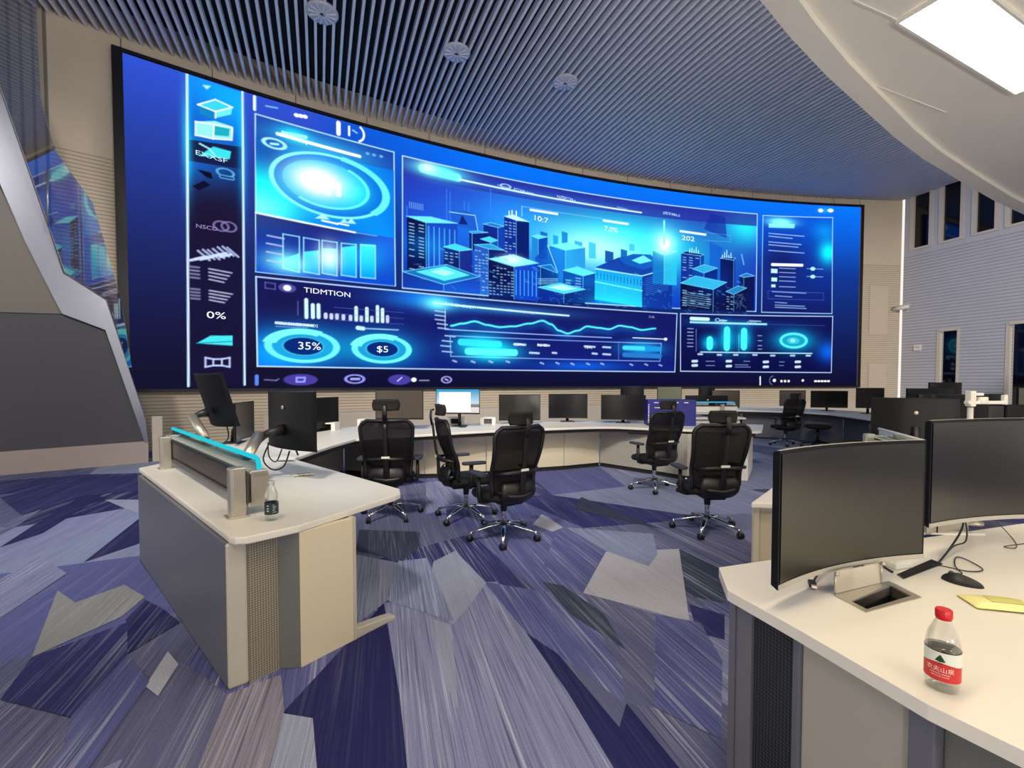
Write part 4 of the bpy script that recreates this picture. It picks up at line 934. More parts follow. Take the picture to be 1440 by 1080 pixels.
def make_chair():
    r = empty('office_chair', (0, 0, 0))
    b = MB()
    b.cyl((0, 0, .085), (0, 0, .15), .042, .032)
    for k in range(5):
        t = R_(90+72*k); c, s = math.cos(t), math.sin(t)
        pts = [(.02*c, .02*s, .135), (.12*c, .12*s, .128), (.22*c, .22*s, .105), (.315*c, .315*s, .082)]
        b.tube(pts, [.03, .026, .021, .017], 10, flat=.62)
        b.cyl((.315*c, .315*s, .05), (.315*c, .315*s, .092), .014)
    b.build('star_base', M['chrome'], r)
    for k in range(5):
        t = R_(90+72*k); c, s = math.cos(t), math.sin(t); a = t+R_(60+35*(k % 3))
        q = MB(); cx, cy = .33*c, .33*s; ax = Vector((math.cos(a), math.sin(a), 0))
        for sg in (-1, 1):
            p = Vector((cx, cy, .03))+ax*(.013*sg)
            q.cyl(p-ax*.009, p+ax*.009, .03, n=18, mat=0)
        q.box((cx, cy, .052), (.03, .03, .03), a, 1)
        q.build('caster', [M['black'], M['chrome']], r)
    q = MB(); q.cyl((0, 0, .12), (0, 0, .36), .024, mat=0); q.cyl((0, 0, .26), (0, 0, .36), .03, .034, mat=1)
    q.build('gas_lift', [M['chrome'], M['black']], r)
    q = MB(); q.box((0, -.02, .375), (.2, .3, .06)); q.box((0, -.17, .40), (.1, .16, .05)); q.cyl((.1, .04, .38), (.27, .04, .37), .008)
    q.build('seat_mechanism', M['black'], r, bevel=.01)
    # seat cushion with a rounded waterfall front
    n = 28; rows = []
    for (zz, k) in ((.395, .86), (.40, .95), (.425, 1.0), (.45, .99), (.468, .93), (.475, .8), (.472, .4), (.47, .02)):
        ring = []
        for i in range(n+1):
            t = 2*PI*i/n
            x = abs(math.cos(t))**.55*math.copysign(1, math.cos(t))*.255*k; y = abs(math.sin(t))**.55*math.copysign(1, math.sin(t))*.245*k+.03
            ring.append((x, y, zz-.03*max(0, (y-.16)/.1)**2*.6))
        rows.append(ring)
    q = MB(); q.sheet(rows[::-1]); q.sheet([rows[0], [(0, .03, .395)]*(n+1)][::-1]); q.build('seat', M['softblack'], r)
    # backrest: rim and stretched mesh
    rim = []
    for i in range(11): rim.append(chair_back(-1+2*i/10, 0.0))
    for i in range(1, 20): rim.append(chair_back(1, i/20))
    for i in range(11): rim.append(chair_back(1-2*i/10, 1.0))
    for i in range(1, 20): rim.append(chair_back(-1, 1-i/20))
    q = MB(); q.tube(rim, .019, 8, closed=True); q.build('backrest_frame', M['black'], r)
    rows = [[chair_back(-1+2*i/14, j/18, .004) for i in range(15)] for j in range(19)]
    q = MB(); q.sheet(rows); q.build('backrest', M['mesh'], r, solid=.006)
    q = MB()   # rear shell and lumbar bow seen from behind
    q.tube([(0, -.14, .40), (0, -.25, .43), (0, -.30, .52), (0, -.305, .64), (0, -.335, .80), (0, -.36, 1.0), (0, -.365, 1.05)], [.035, .04, .034, .026, .022, .02, .02], 10, flat=.6)
    q.tube([(-.225, -.19, .66), (-.14, -.275, .67), (0, -.30, .675), (.14, -.275, .67), (.225, -.19, .66)], [.014, .022, .028, .022, .014], 8)
    q.tube([(-.2, -.19, .50), (-.11, -.27, .46), (0, -.275, .445), (.11, -.27, .46), (.2, -.19, .50)], [.016, .022, .03, .022, .016], 8)
    q.build('back_support', M['black'], r)
    rows = []
    for j in range(9):
        v = j/8; rows.append([((-1+2*i/10)*.19*(1-.25*abs(2*v-1)**3), -.245-.045*math.sin(PI*v)+.05*(-1+2*i/10)**2, .385+.2*v) for i in range(11)])
    q = MB(); q.sheet(rows); q.build('lower_shell', M['black'], r, solid=.012)
    q = MB(); q.box((.0, -.334, .70), (.085, .004, .022)); q.build('maker_tag', M['whitelabel'], r)
    # headrest on its post
    h = MB(); rows = []
    for j in range(7):
        v = j/6; ring = []
        for i in range(13):
            u = -1+i/6; ring.append((u*.135*(1-.12*abs(2*v-1)**2), -.325+.055*u*u+.012*math.cos(PI*(v-.5)), 1.10+.115*v))
        rows.append(ring)
    h.sheet(rows); ho = h.build('headrest', M['softblack'], r, solid=.03)
    q = MB(); q.tube([(0, -.37, 1.0), (0, -.385, 1.08), (0, -.38, 1.15), (0, -.35, 1.165)], [.024, .026, .024, .02], 10, flat=.5); q.build('headrest_post', M['black'], ho)
    for s in (-1, 1):
        q = MB(); q.tube([(s*.1, -.03, .385), (s*.24, -.03, .385), (s*.285, -.03, .40), (s*.295, -.03, .45), (s*.295, -.03, .635)], [.022, .024, .026, .026, .022], 10, flat=.8)
        ar = q.build('armrest', M['black'], r)
        q = MB(); q.prism([(s*.295+x*.048, y*.125-.0) for x, y in ((-1, -.8), (-.6, -1), (.6, -1), (1, -.8), (1, .75), (.6, 1), (-.6, 1), (-1, .75))], .635, .662); q.build('arm_pad', M['armtop'], ar, bevel=.008)
    return r

def copy_tree(o, parent=None):
    c = o.copy(); col.objects.link(c)
    if parent is not None: c.parent = parent
    for ch in list(o.children): copy_tree(ch, c)
    return c

proto = make_chair()
chairs = [
    ((-.08, 4.36), 36, 'black mesh office chair in the middle of the carpet, its back turned toward the room', 0),
    ((-.50, 5.00), -68, 'black mesh office chair seen side-on behind another, in front of the lit monitor', .03),
    ((-1.34, 5.08), 6, 'black mesh office chair with raised headrest partly behind the pointed console top', .085),
    ((1.96, 6.34), 22, 'black mesh office chair in front of the blue carton, armrest toward the room', .02),
    ((1.95, 4.58), 4, 'large black mesh office chair seen squarely from behind near the curved monitor', 0),
    ((6.35, 10.7), 12, 'far black office chair drawn up to the dark curved desk under the video wall', 0),
]
for k, ((x, y), a, lb, up) in enumerate(chairs):
    o = proto if k == 0 else copy_tree(proto)
    o.location = (x, y, 0); o.rotation_euler.z = R_(a)
    tag(o, lb, 'chair', 'mesh office chairs')
    for ch in o.children:
        if ch.name.startswith('headrest'): ch.location.z = up
# a low stool next to the far chair
st = empty('stool', (7.0, 10.55, 0), 0, 'dark round stool beside the far office chair', 'stool')
q = MB(); q.lathe([(0, .40), (.2, .40), (.26, .43), (.27, .46), (.24, .49), (0, .50)]); q.build('seat', M['softblack'], st)
q = MB(); q.cyl((0, 0, .08), (0, 0, .4), .03)
for k in range(5):
    t = R_(72*k); q.tube([(0, 0, .12), (.3*math.cos(t), .3*math.sin(t), .05)], [.025, .015], 8); q.cyl((.3*math.cos(t), .3*math.sin(t), 0), (.3*math.cos(t), .3*math.sin(t), .06), .022)
q.build('star_base', M['black'], st)

# ---------------------------------------------------------------- left console
TOPT = .036
def pier(mb, a, b, z0, z1, th, inward, mat=0):
    """upright board from a to b on plan, thickness pushed along inward"""
    n = Vector(inward).normalized()*th
    mb.slab([(a[0], a[1], z0), (b[0], b[1], z0), (b[0], b[1], z1), (a[0], a[1], z1)], (n.x, n.y, 0), mat)
lt = [(-3.239,3.989), (-1.424,2.269), (-1.371,2.216), (-1.327,2.196), (-1.285,2.206), (-1.111,2.384), (-0.768,3.024), (-0.750,3.083), (-0.775,3.165), (-2.092,4.394), (-2.12, 4.415), (-3.15, 4.36)]
A0 = Vector((-1.349,2.151))*1.012; A1 = Vector((-3.046,3.740))*1.012
lt = [(x*.984, y*.984) if i < 8 else (x, y) for i, (x, y) in enumerate(lt)]
LD = empty('console_desk', (A0.x, A0.y, 0), 0, 'pale console desk with a pointed worktop and grey back panel facing the open carpet', 'desk', 'console desks')
q = MB(); q.prism(lt, .75-TOPT, .75); q.build('worktop', M['top'], LD, bevel=.008, world=True)
bd = (A1-A0).normalized(); bn = Vector((-bd.y, bd.x))
inn = Vector((1, 1)) if bn.dot(Vector((1, 1))) < 0 else bn
q = MB(); pier(q, A0+bd*.02, A1, .012, .712, .025, inn); q.build('back_panel', M['grey'], LD, world=True)
q = MB(); pier(q, A0+bd*.03+inn*.01, A1, 0, .014, .02, inn); q.build('plinth', M['kick'], LD, world=True)
E0 = A0; E1, E2, E3, E4, E5 = (Vector(p)*1.012 for p in ((-1.279,2.208), (-1.189,2.318), (-1.180,2.329), (-1.082,2.329), (-0.897,2.580)))
upn = Vector((-.6, .9))
q = MB(); pier(q, E0, E1, 0, .712, .06, upn); q.build('leg_panel', M['legp'], LD, bevel=.012, world=True)
q = MB(); pier(q, E1, E2, .0, .712, .03, upn); q.build('perforated_panel', M['perf_l'], LD, world=True)
q = MB(); pier(q, E2, E4, 0, .712, .05, upn); q.build('corner_column', M['dgrey'], LD, bevel=.004, world=True)
q = MB(); pier(q, E4, E5, 0, .712, .03, (E5-E4).orthogonal()*(1 if (E5-E4).orthogonal().x < 0 else -1)); q.build('end_panel', M['cream'], LD, bevel=.003, world=True)
ed = (E5-E4).normalized(); en = Vector((-ed.y, ed.x))
q = MB(); pier(q, E5, E5+ed*.02, 0, .712, .5, en); q.build('inner_panel', M['legp'], LD, world=True)
q = MB(); q.slab([tuple(E5+ed*.02)+(.0,), tuple(E5+ed*.30)+(.0,), tuple(E5+ed*.30)+(.022,), tuple(E5+ed*.24)+(.035,), tuple(E5+ed*.02)+(.062,)], tuple(en*.06)+(0,)); q.build('foot', M['legp'], LD, bevel=.005, world=True)
q = MB(); pier(q, A1, Vector((-3.0, 4.3)), 0, .712, .03, (1, -.3)); q.build('far_end_panel', M['mgrey'], LD, world=True)

# monitor rail standing on the left console
def rail(name, base, dirv, inn, L, label, post_at, glass=True, edge_mat='cyan', beam_mat='beam', group=None, z=.75):
    r = empty(name, (base[0], base[1], z), 0, label, 'monitor rail', group)
    d = Vector(dirv).normalized(); n = Vector(inn).normalized(); n = (n-d*n.dot(d)).normalized()
    def P(a, b, zz): p = d*a+n*b; return (p.x, p.y, zz)
    ang = math.atan2(d.y, d.x)
    q = MB(); q.slab([P(-.03, .052, .065), P(L, .052, .065), P(L, .052, .235), P(-.03, .052, .235)], tuple(n*.03)+(0,)); q.build('beam', M[beam_mat], r, bevel=.006)
    q = MB(); q.slab([P(-.03, .052, .225), P(L, .052, .225), P(L, .052, .24), P(-.03, .052, .24)], tuple(n*-.012)+(0,))
    q.slab([P(-.03, .052, .09), P(L, .052, .09), P(L, .052, .096), P(-.03, .052, .096)], tuple(n*-.008)+(0,)); q.build('beam_groove', M['kick'], r)
    q = MB(); q.slab([P(-.03, .082, .205), P(L, .082, .205), P(L, .16, .205), P(-.03, .16, .205)], (0, 0, .03)); q.build('cable_tray', M['mgrey'], r, bevel=.004)
    for s, a in ((0, -.03), (1, L)):
        q = MB(); q.slab([P(a, .06, .045), P(a, .165, .045), P(a, .172, .20), P(a, .16, .245), P(a, .075, .245), P(a, .06, .22)], tuple(d*.05)+(0,)); q.build('end_cap', M['silver'], r, bevel=.006)
    for a in post_at:
        q = MB()
        pr = [P(a-.036, -.01, 0), P(a-.024, -.03, 0), P(a+.024, -.03, 0), P(a+.036, -.01, 0), P(a+.036, .05, 0), P(a-.036, .05, 0)]
        q.slab(pr, (0, 0, .272)); po = q.build('post', M['silver'], r, bevel=.008)
        q = MB(); q.slab([P(a-.05, -.042, 0), P(a+.05, -.042, 0), P(a+.05, .065, 0), P(a-.05, .065, 0)], (0, 0, .008)); q.build('base_plate', M['silver'], po, bevel=.003)
    if glass:
        q = MB(); gp = [P(.0, .12, .215), P(L, .12, .215), P(L, .12, .30), P(.04, .12, .30), P(.01, .12, .285)]
        q.slab(gp, tuple(n*.01)+(0,)); go = q.build('glass_screen', M['pale_glass'], r)
        q = MB(); q.tube([P(-.005, .125, .215), P(-.005, .125, .27), P(.015, .125, .298), P(.05, .125, .305), P(L, .125, .305)], .0135, 8); q.build('lit_edge', M[edge_mat], go)
    return r, P
b1 = Vector((-1.512,2.498)); b2 = Vector((-2.943,3.891))
rl, RP = rail('monitor_rail', b1, b2-b1, inn, (b2-b1).length+.36, 'metal monitor rail with a glowing cyan glass edge on the pointed console', (.0, (b2-b1).length))

# ---------------------------------------------------------------- curved console in the middle
ct = [(-2.09, 4.43), (-2.09, 4.81), (-2.07, 5.4), (-2.01, 5.92), (-1.72, 6.18), (-1.21, 6.42), (-.8, 6.66), (-.22, 6.95), (.39, 7.16), (.95, 7.36), (1.35, 7.47), (1.7, 7.46), (2.05, 7.3), (2.5, 7.1), (3.0, 6.95), (3.62, 6.8), (3.72, 6.86),
      (4.28, 7.85), (3.5, 8.15), (2.6, 8.4), (2.0, 8.65), (1.4, 8.65), (.4, 8.4), (-.8, 8.0), (-1.7, 7.75), (-2.6, 7.5), (-3.2, 6.9), (-3.45, 6.2), (-3.45, 4.5), (-3.1, 4.43)]
CD = empty('console_desk', (0, 7, 0), 0, 'long curved pale console under the video wall with cream front panels', 'desk', 'console desks')
q = MB(); q.prism(ct, .75-TOPT, .75); q.build('worktop', M['top'], CD, bevel=.008, world=True)
q = MB(); q.prism([(p[0]+(.03 if i < 5 else 0)*-1, p[1]+.05) for i, p in enumerate(ct[:16])]+[(3.6, 7.0), (1.5, 7.7), (-1.0, 6.9), (-2.3, 6.2), (-2.35, 4.5)], .66, .75-TOPT-.002); q.build('apron', M['kick'], CD, world=True)
fp = [(-2.75, 5.2), (-2.95, 6.6), (-2.686,7.354), (-1.932,7.134), (-1.338,7.029), (-0.877,7.082), (-0.404,7.242), (0.173,7.468), (0.871,7.709), (1.528,8.032), (2.247,7.298), (2.609,6.878), (3.3, 6.98)]
for i in range(len(fp)-1):
    a, b = Vector(fp[i]), Vector(fp[i+1]); d = (b-a).normalized(); n = Vector((-d.y, d.x))
    q = MB(); pier(q, a+d*.006, b-d*.006, .07, .70, .02, n if n.y > 0 or i < 2 else -n)
    q.build('front_panel', M['mgrey'] if i < 3 else M['cream'] if i < 9 else M['mgrey'], CD, bevel=.003, world=True)
q = MB()
for i in range(len(fp)-1):
    a, b = Vector(fp[i]), Vector(fp[i+1]); d = (b-a).normalized(); n = Vector((-d.y, d.x))
    if n.y < 0 and i >= 2: n = -n
    pier(q, a+n*.03, b+n*.03, 0, .075, .02, n)
q.build('plinth', M['kick'], CD, world=True)
q = MB()
for i in (3, 6, 9, 11):
    p = Vector(fp[i]); q.cyl((p.x, p.y+.01, 0), (p.x, p.y+.01, .05), .018)
    q.cyl((p.x+.06, p.y+.02, 0), (p.x+.06, p.y+.02, .05), .018)
q.build('levelling_feet', M['chrome'], CD, world=True)
q = MB(); pier(q, (3.52, 6.86), (4.08, 7.8), 0, .713, .05, (-1, .3)); pier(q, (3.2, 6.98), (3.52, 6.86), 0, .713, .05, (.2, 1)); q.build('end_panel', M['white'], CD, bevel=.006, world=True)
for x0, y0, x1, y1 in ((-.2, 7.08, .25, 7.24), (1.9, 7.47, 2.3, 7.28)):
    q = MB(); pier(q, (x0, y0), (x1, y1), .64, .70, .3, (0, 1)); q.build('drawer', M['kick'], CD, world=True)

# ---------------------------------------------------------------- far curved console
ff = [(3.4, 12.2), (4.6, 12.05), (5.9, 11.75), (6.85, 11.2), (7.2, 10.5), (7.1, 9.6), (6.9, 8.6), (6.8, 8.0)]
fb = [(8.1, 8.0), (8.3, 8.6), (8.55, 9.6), (8.65, 11.0), (8.2, 12.0), (7.0, 12.9), (6.0, 13.2), (4.6, 13.3), (3.4, 13.4)]
FD_ = empty('console_desk', (6, 11.5, 0), 0, 'far curved console with dark grey front below the end of the video wall', 'desk', 'console desks')
q = MB(); q.prism(ff+fb, .75-TOPT, .75); q.build('worktop', M['top'], FD_, bevel=.008, world=True)
pin = [Vector(p)+Vector((.12, .35)) if i < 4 else Vector(p)+Vector((.38, .05)) for i, p in enumerate(ff)]
for i in range(len(pin)-1):
    a, b = pin[i], pin[i+1]; d = (b-a).normalized()
    q = MB(); pier(q, a+d*.008, b-d*.008, .05, .7, .03, (.6, .6)); q.build('front_panel', M['grey'], FD_, world=True)
q = MB(); q.prism([Vector(p)+Vector((.03, .05)) for p in ff]+[p+Vector((.1, .1)) for p in pin[::-1]], .66, .712); q.build('apron', M['kick'], FD_, world=True)

# second row console behind the peninsula
SD = empty('console_desk', (3.6, 9.9, 0), 0, 'small white console with a blue lit rail between the two curved consoles', 'desk', 'console desks')
q = MB(); q.prism([(2.3, 9.35), (4.75, 9.35), (4.9, 10.7), (2.3, 10.9)], .714, .75); q.build('worktop', M['top'], SD, bevel=.008, world=True)
q = MB(); pier(q, (2.35, 9.42), (4.7, 9.42), 0, .714, .04, (0, 1)); q.build('back_panel', M['white'], SD, world=True)
q = MB(); pier(q, (4.7, 9.42), (4.85, 10.6), 0, .714, .04, (-1, 0)); q.build('end_panel', M['white'], SD, world=True)
rail('monitor_rail', (4.6, 9.42), (-1, .0), (0, 1), 2.0, 'pale monitor rail with a blue lit glass edge behind the headrests of the two right-hand chairs'.replace('right-hand ', ''), (.3, 1.7), True, 'blue_edge', 'white')

# console behind the large monitors, with its own rail
RT = [(1.46, 2.80), (3.0, 4.55), (3.25, 4.65), (5.4, 4.9), (5.4, 3.4), (2.75, 2.95), (2.35, 2.66)]
RD = empty('console_desk', (2.4, 3.5, 0), 0, 'pale console mostly hidden behind the two large curved monitors', 'desk', 'console desks')
q = MB(); q.prism(RT, .714, .75); q.build('worktop', M['top'], RD, bevel=.008, world=True)
q = MB(); pier(q, (1.50, 2.84), (2.95, 4.5), 0, .714, .03, (1, -.8)); q.build('back_panel', M['cream'], RD, world=True)
q = MB(); pier(q, (1.50, 2.84), (2.35, 2.70), 0, .714, .04, (.1, 1)); q.build('end_panel', M['cream'], RD, bevel=.01, world=True)
rail('monitor_rail', (2.75, 3.10), (.42, 1), (1, -.3), 1.25, 'cream monitor rail with clear glass rising between the two large curved monitors', (.1, 1.1), True, 'white', 'white')

# ---------------------------------------------------------------- near console
hole1 = [(1.136,1.525), (1.147,1.472), (1.371,1.566), (1.372,1.654)]
hole2 = [(1.478,1.747), (1.470,1.709), (1.733,1.843), (1.730,1.887)]
nt_ = [(0.822,1.814), (0.763,1.614), (0.853,1.356), (0.952,1.035), (1.025,0.903), (1.10, .70), (1.2, .45), (3.3, .5), (3.3, 2.58), (1.055,1.887)]
ND = empty('console_desk', (1.9, 1.5, 0), 0, 'near cream console in the corner carrying the red-capped bottle', 'desk', 'console desks')
q = MB(); q.prism(nt_, .75-TOPT, .75, 0, [hole1, hole2]); q.build('worktop', M['top'], ND, world=True)
ne = [Vector((0.774,1.647))+Vector((.012, .0)), Vector((0.808,1.573))+Vector((.02, 0)), Vector((0.856,1.422))+Vector((.022, 0)), Vector((0.861,1.394))+Vector((.022, 0)), Vector((0.947,1.108))+Vector((.024, 0)), Vector((0.964,1.054))+Vector((.024, 0)), Vector((1.12, .70)), Vector((1.22, .47))]
nin = Vector((1, .35))
for i, (nm, mt, th, off) in enumerate((('leg_panel', 'grey', .05, 0), ('perforated_panel', 'perf_d', .02, .012), ('post', 'grey', .04, 0), ('side_panel', 'mgrey', .02, .012), ('post', 'grey', .04, 0), ('side_panel', 'dgrey', .02, .03), ('side_panel', 'dgrey', .02, .03))):
    a, b = ne[i]+nin*off, ne[i+1]+nin*off
    q = MB(); pier(q, a, b, 0, .714, th, nin); q.build(nm, M[mt], ND, bevel=.004, world=True)
q = MB(); pier(q, ne[0], Vector((1.055,1.887))+Vector((.0, -.03)), 0, .714, .03, (.3, -1)); q.build('end_panel', M['grey'], ND, world=True)
q = MB(); pier(q, (1.1, 1.9), (3.28, 2.54), 0, .714, .03, (.3, -1)); q.build('back_panel', M['grey'], ND, world=True)
# cable boxes let into it
cb = empty('cable_box', hole1[0]+(.75,), 0, 'open flip-up cable box let into the near console under the curved monitor', 'cable box')
q = MB(); of = [(1.111,1.571), (1.131,1.454), (1.398,1.555), (1.391,1.684)]
q.prism(of, .7502, .7535, 0, [hole1]); q.build('box_frame', M['silver'], cb, world=True)
q = MB(); q.prism(hole1, .655, .66); 
for i in range(4):
    a, b = Vector(hole1[i]), Vector(hole1[(i+1) % 4]); c0 = sum((Vector(p) for p in hole1), Vector((0, 0)))/4; pier(q, a, b, .655, .749, .002, a-c0)
q.build('box_well', M['darkhole'], cb, world=True)
q = MB(); a, b = Vector((1.117,1.576)), Vector((1.348,1.666)); q.slab([tuple(a)+(.754,), tuple(b)+(.754,), tuple(b+Vector((.0, .008)))+(.822,), tuple(a+Vector((.0, .008)))+(.828,)], (.002, .005, 0)); q.build('flap', M['legp'], cb, bevel=.001, world=True)
q = MB()
for p in (a, b): q.tube([tuple(p)+(.75,), tuple(p)+(.832,)], .003, 8); q.cyl((p.x-.004, p.y-.004, .827), (p.x+.004, p.y-.012, .827), .006)
q.build('hinge', M['silver'], cb, world=True)
c2 = empty('cable_grommet', hole2[0]+(.75,), 0, 'dark brush slot with black cables behind the mouse on the near console', 'cable slot')
q = MB(); q.prism(hole2, .68, .7515); q.build('brush_insert', M['darkhole'], c2, world=True)
q = MB(); h2 = [Vector(p) for p in hole2]; cc = sum(h2, Vector((0, 0)))/4; q.prism([tuple(cc+(p-cc)*1.06) for p in h2], .7502, .753, 0, [hole2]); q.build('slot_rim', M['black'], c2, world=True)

# ---------------------------------------------------------------- monitors
def monitor(x, y, z0, yaw, w, h, gap, label, sag=.03, stand='foot', tilt=0.0, screen=None, roll=0.0, logo=True, armx=0.0):
    """screen faces local -Y; gap = height of its lower edge above z0"""
    r = empty('monitor', (x, y, z0), R_(yaw), label, 'monitor', 'desk monitors')
    T = Matrix.Rotation(R_(roll), 3, 'Y') @ Matrix.Rotation(R_(tilt), 3, 'X')
    c = Vector((0, 0, gap+h/2))
    n = 16
    def pt(u, zz, off):                       # u -1..1, concave toward the viewer side
        p = Vector((u*w/2, -sag*u*u+off, zz)); p = T @ p + c; return tuple(p)
    q = MB()
    fr = [[pt(-1+2*i/n, zz, -.0) for i in range(n+1)] for zz in (-h/2, h/2)]
    bk = [[pt((-1+2*i/n)*.985, zz*.97, .028+.02*(1-(-1+2*i/n)**2)) for i in range(n+1)] for zz in (-h/2, h/2)]
    q.sheet(fr, smooth=False); q.sheet(bk[::-1], smooth=False)
    q.sheet([fr[1], bk[1]], smooth=False); q.sheet([bk[0], fr[0]], smooth=False)
    for e in (0, n): q.add([fr[0][e], fr[1][e], bk[1][e], bk[0][e]], [(0, 1, 2, 3)])
    q.build('shell', M['shell'], r)
    q = MB(); d = .011
    q.sheet([[pt((-1+2*i/n)*(1-2*d/w), zz, -.003) for i in range(n+1)] for zz in (-h/2+.022, h/2-d)])
    q.sheet([[pt((-1+2*i/n)*(1-2*d/w), h/2-d, o) for i in range(n+1)] for o in (-.003, .002)])
    q.build('display', (M['sbrown'] if 'brown' in label else M['sgreen'] if 'greenish' in label else M['screen'] if big or 'headrest of' in label or 'grey' in label.split()[0] else M['sdark']) if screen is None else screen, r)
    q = MB(); q.sheet([[pt((-1+2*i/n), zz, -.0025) for i in range(n+1)] for zz in (-h/2, -h/2+.018)]); q.build('bezel', M['bezel'] if not big else M['mgrey'], r)
    if big: q = MB(); q.sheet([[pt((-1+2*i/n), zz, o) for i in range(n+1)] for zz, o in ((h/2+.001, -.002), (h/2+.001, .012))]); q.build('top_trim', M['mgrey'], r)
    if logo:
        q = MB(); p = Vector(pt(0, h*.22, .052)); q.lathe([(0, .004), (.015, .004), (.017, 0)], tuple(p), 14, 0, T @ Matrix.Rotation(R_(-90), 3, 'X')); q.build('badge', M['silver'], r)
    if stand == 'arm':
        q = MB(); ax_ = armx; q.tube([(ax_, .30, .0), (ax_, .30, gap+h*.35), (ax_*.5, .2, gap+h*.5), (0, .05, gap+h*.5)], [.03, .03, .028, .035], 10); q.build('monitor_arm', M['silver'], r)
        q = MB(); q.cyl((ax_, .30, 0), (ax_, .30, .012), .06, n=24); q.build('arm_base', M['silver'], r)
    if stand == 'foot':
        q = MB(); q.tube([(0, .12, .01), (0, .11, .15), tuple(T @ Vector((0, .055, -h*.05))+c)], [.028, .026, .03], 10, flat=.6); q.build('stand_neck', M['black'], r)
        q = MB(); q.prism([(-.13, .0), (.13, .0), (.12, .2), (-.12, .2)], 0, .012); q.build('stand_base', M['black'], r, bevel=.004)
    return r
def screenmat():
    """a desktop picture: blue sky over a snowy ridge with a white window"""
    m, nt, out = nodes('lit_desktop_picture')
    N = nt.nodes.new; Lk = nt.links.new
    tc = N('ShaderNodeTexCoord'); sp = N('ShaderNodeSeparateXYZ'); Lk(tc.outputs['Generated'], sp.inputs[0])
    rp = N('ShaderNodeValToRGB'); Lk(sp.outputs[2], rp.inputs[0])
    el = rp.color_ramp.elements; el[0].position = .0; el[0].color = lin((226, 216, 214))+(1,); el[1].position = 1; el[1].color = lin((20, 150, 205))+(1,)
    for p, c in ((.22, (236, 224, 220)), (.26, (126, 106, 100)), (.36, (150, 150, 160)), (.40, (196, 226, 240))):
        e = el.new(p); e.color = lin(c)+(1,)
    def rng_(sock, lo, hi):
        a = N('ShaderNodeMath'); a.operation = 'GREATER_THAN'; a.inputs[1].default_value = lo; Lk(sock, a.inputs[0])
        b = N('ShaderNodeMath'); b.operation = 'LESS_THAN'; b.inputs[1].default_value = hi; Lk(sock, b.inputs[0])
        c = N('ShaderNodeMath'); c.operation = 'MULTIPLY'; Lk(a.outputs[0], c.inputs[0]); Lk(b.outputs[0], c.inputs[1]); return c.outputs[0]
    k = N('ShaderNodeMath'); k.operation = 'MULTIPLY'; Lk(rng_(sp.outputs[0], .06, .80), k.inputs[0]); Lk(rng_(sp.outputs[2], .02, .88), k.inputs[1])
    mx = N('ShaderNodeMix'); mx.data_type = 'RGBA'; mx.inputs[7].default_value = (1, 1, 1, 1); Lk(k.outputs[0], mx.inputs[0]); Lk(rp.outputs[0], mx.inputs[6])
    e = N('ShaderNodeEmission'); Lk(mx.outputs[2], e.inputs[0]); e.inputs[1].default_value = 1.05; Lk(e.outputs[0], out.inputs[0]); return m
big = True
monitor(1.19, 1.64, .75, 21, .76, .45, .068, 'big curved dark monitor on the near console, closest to the viewer', .045, stand='arm', armx=.26)
monitor(2.11, 2.03, .75, 11, .76, .45, .125, 'big dark curved monitor cut by the picture edge, above the mouse', .04, stand='arm', armx=.33)
big = False
G = M['screen']
monitor(-1.70, 7.0, .75, 2, .72, .45, .158, 'brownish dark monitor right behind the chair with the raised headrest')
monitor(-.87, 7.45, .75, -6, .72, .41, .21, 'lit monitor showing a white window over blue sky and snow', screen=screenmat())
monitor(.13, 8.0, .75, 5, .72, .45, .06, 'dark monitor partly covered by the headrest of the middle chair')
monitor(1.01, 8.35, .75, -2, .70, .44, .07, 'dark monitor standing free in the middle of the curved console')
monitor(1.95, 8.1, .75, -14, .76, .44, .06, 'dark monitor beside the blue carton on the curved console')
monitor(-2.80, 6.80, .75, 72, .66, .45, .05, 'slanted dark monitor next to the big monitor back with a badge on the curved console')
monitor(-3.24, 5.55, .75, 104, .70, .45, .04, 'monitor with a bluish sheen between two turned monitor backs')
monitor(-1.72, 3.56, .75, 144, .66, .45, .215, 'monitor seen from its black back with a round badge on the glowing rail console', stand='none')
monitor(-2.72, 4.22, .75, 144, .56, .50, .32, 'tilted monitor seen from behind on a slanted silver arm at the wing end', stand='none', tilt=-16, logo=False)
# silver arms of the two turned monitors (part of each monitor)
for o in [o for o in bpy.data.objects if o.name.startswith('monitor') and o.type == 'EMPTY']:
    if 'black back with a round badge' in o.get('label', ''): A_, top_, bot_ = o, (-1.879,3.420,1.089), (-1.787,3.100,0.982)
    elif 'slanted silver arm' in o.get('label', ''): A_, top_, bot_ = o, (-2.844,4.100,1.180), (-2.628,3.950,1.002)
    else: continue
    bpy.context.view_layer.update()
    inv = A_.matrix_world.inverted()
    q = MB(); q.tube([inv @ Vector(bot_), inv @ Vector(top_)], .04, 14, flat=.8); ao = q.build('monitor_arm', M['silver'], A_)
    c = inv @ Vector(top_); d = Vector((0, .05, c.z+.03))
    q = MB(); q.tube([c-Vector((0, 0, .01)), (c+d)/2, d], [.022, .03, .045], 10); q.tube([inv @ Vector(bot_), inv @ (Vector(bot_)-Vector((0, 0, bot_[2]-.96)))], .028, 10); q.build('mount', M['black'], A_)
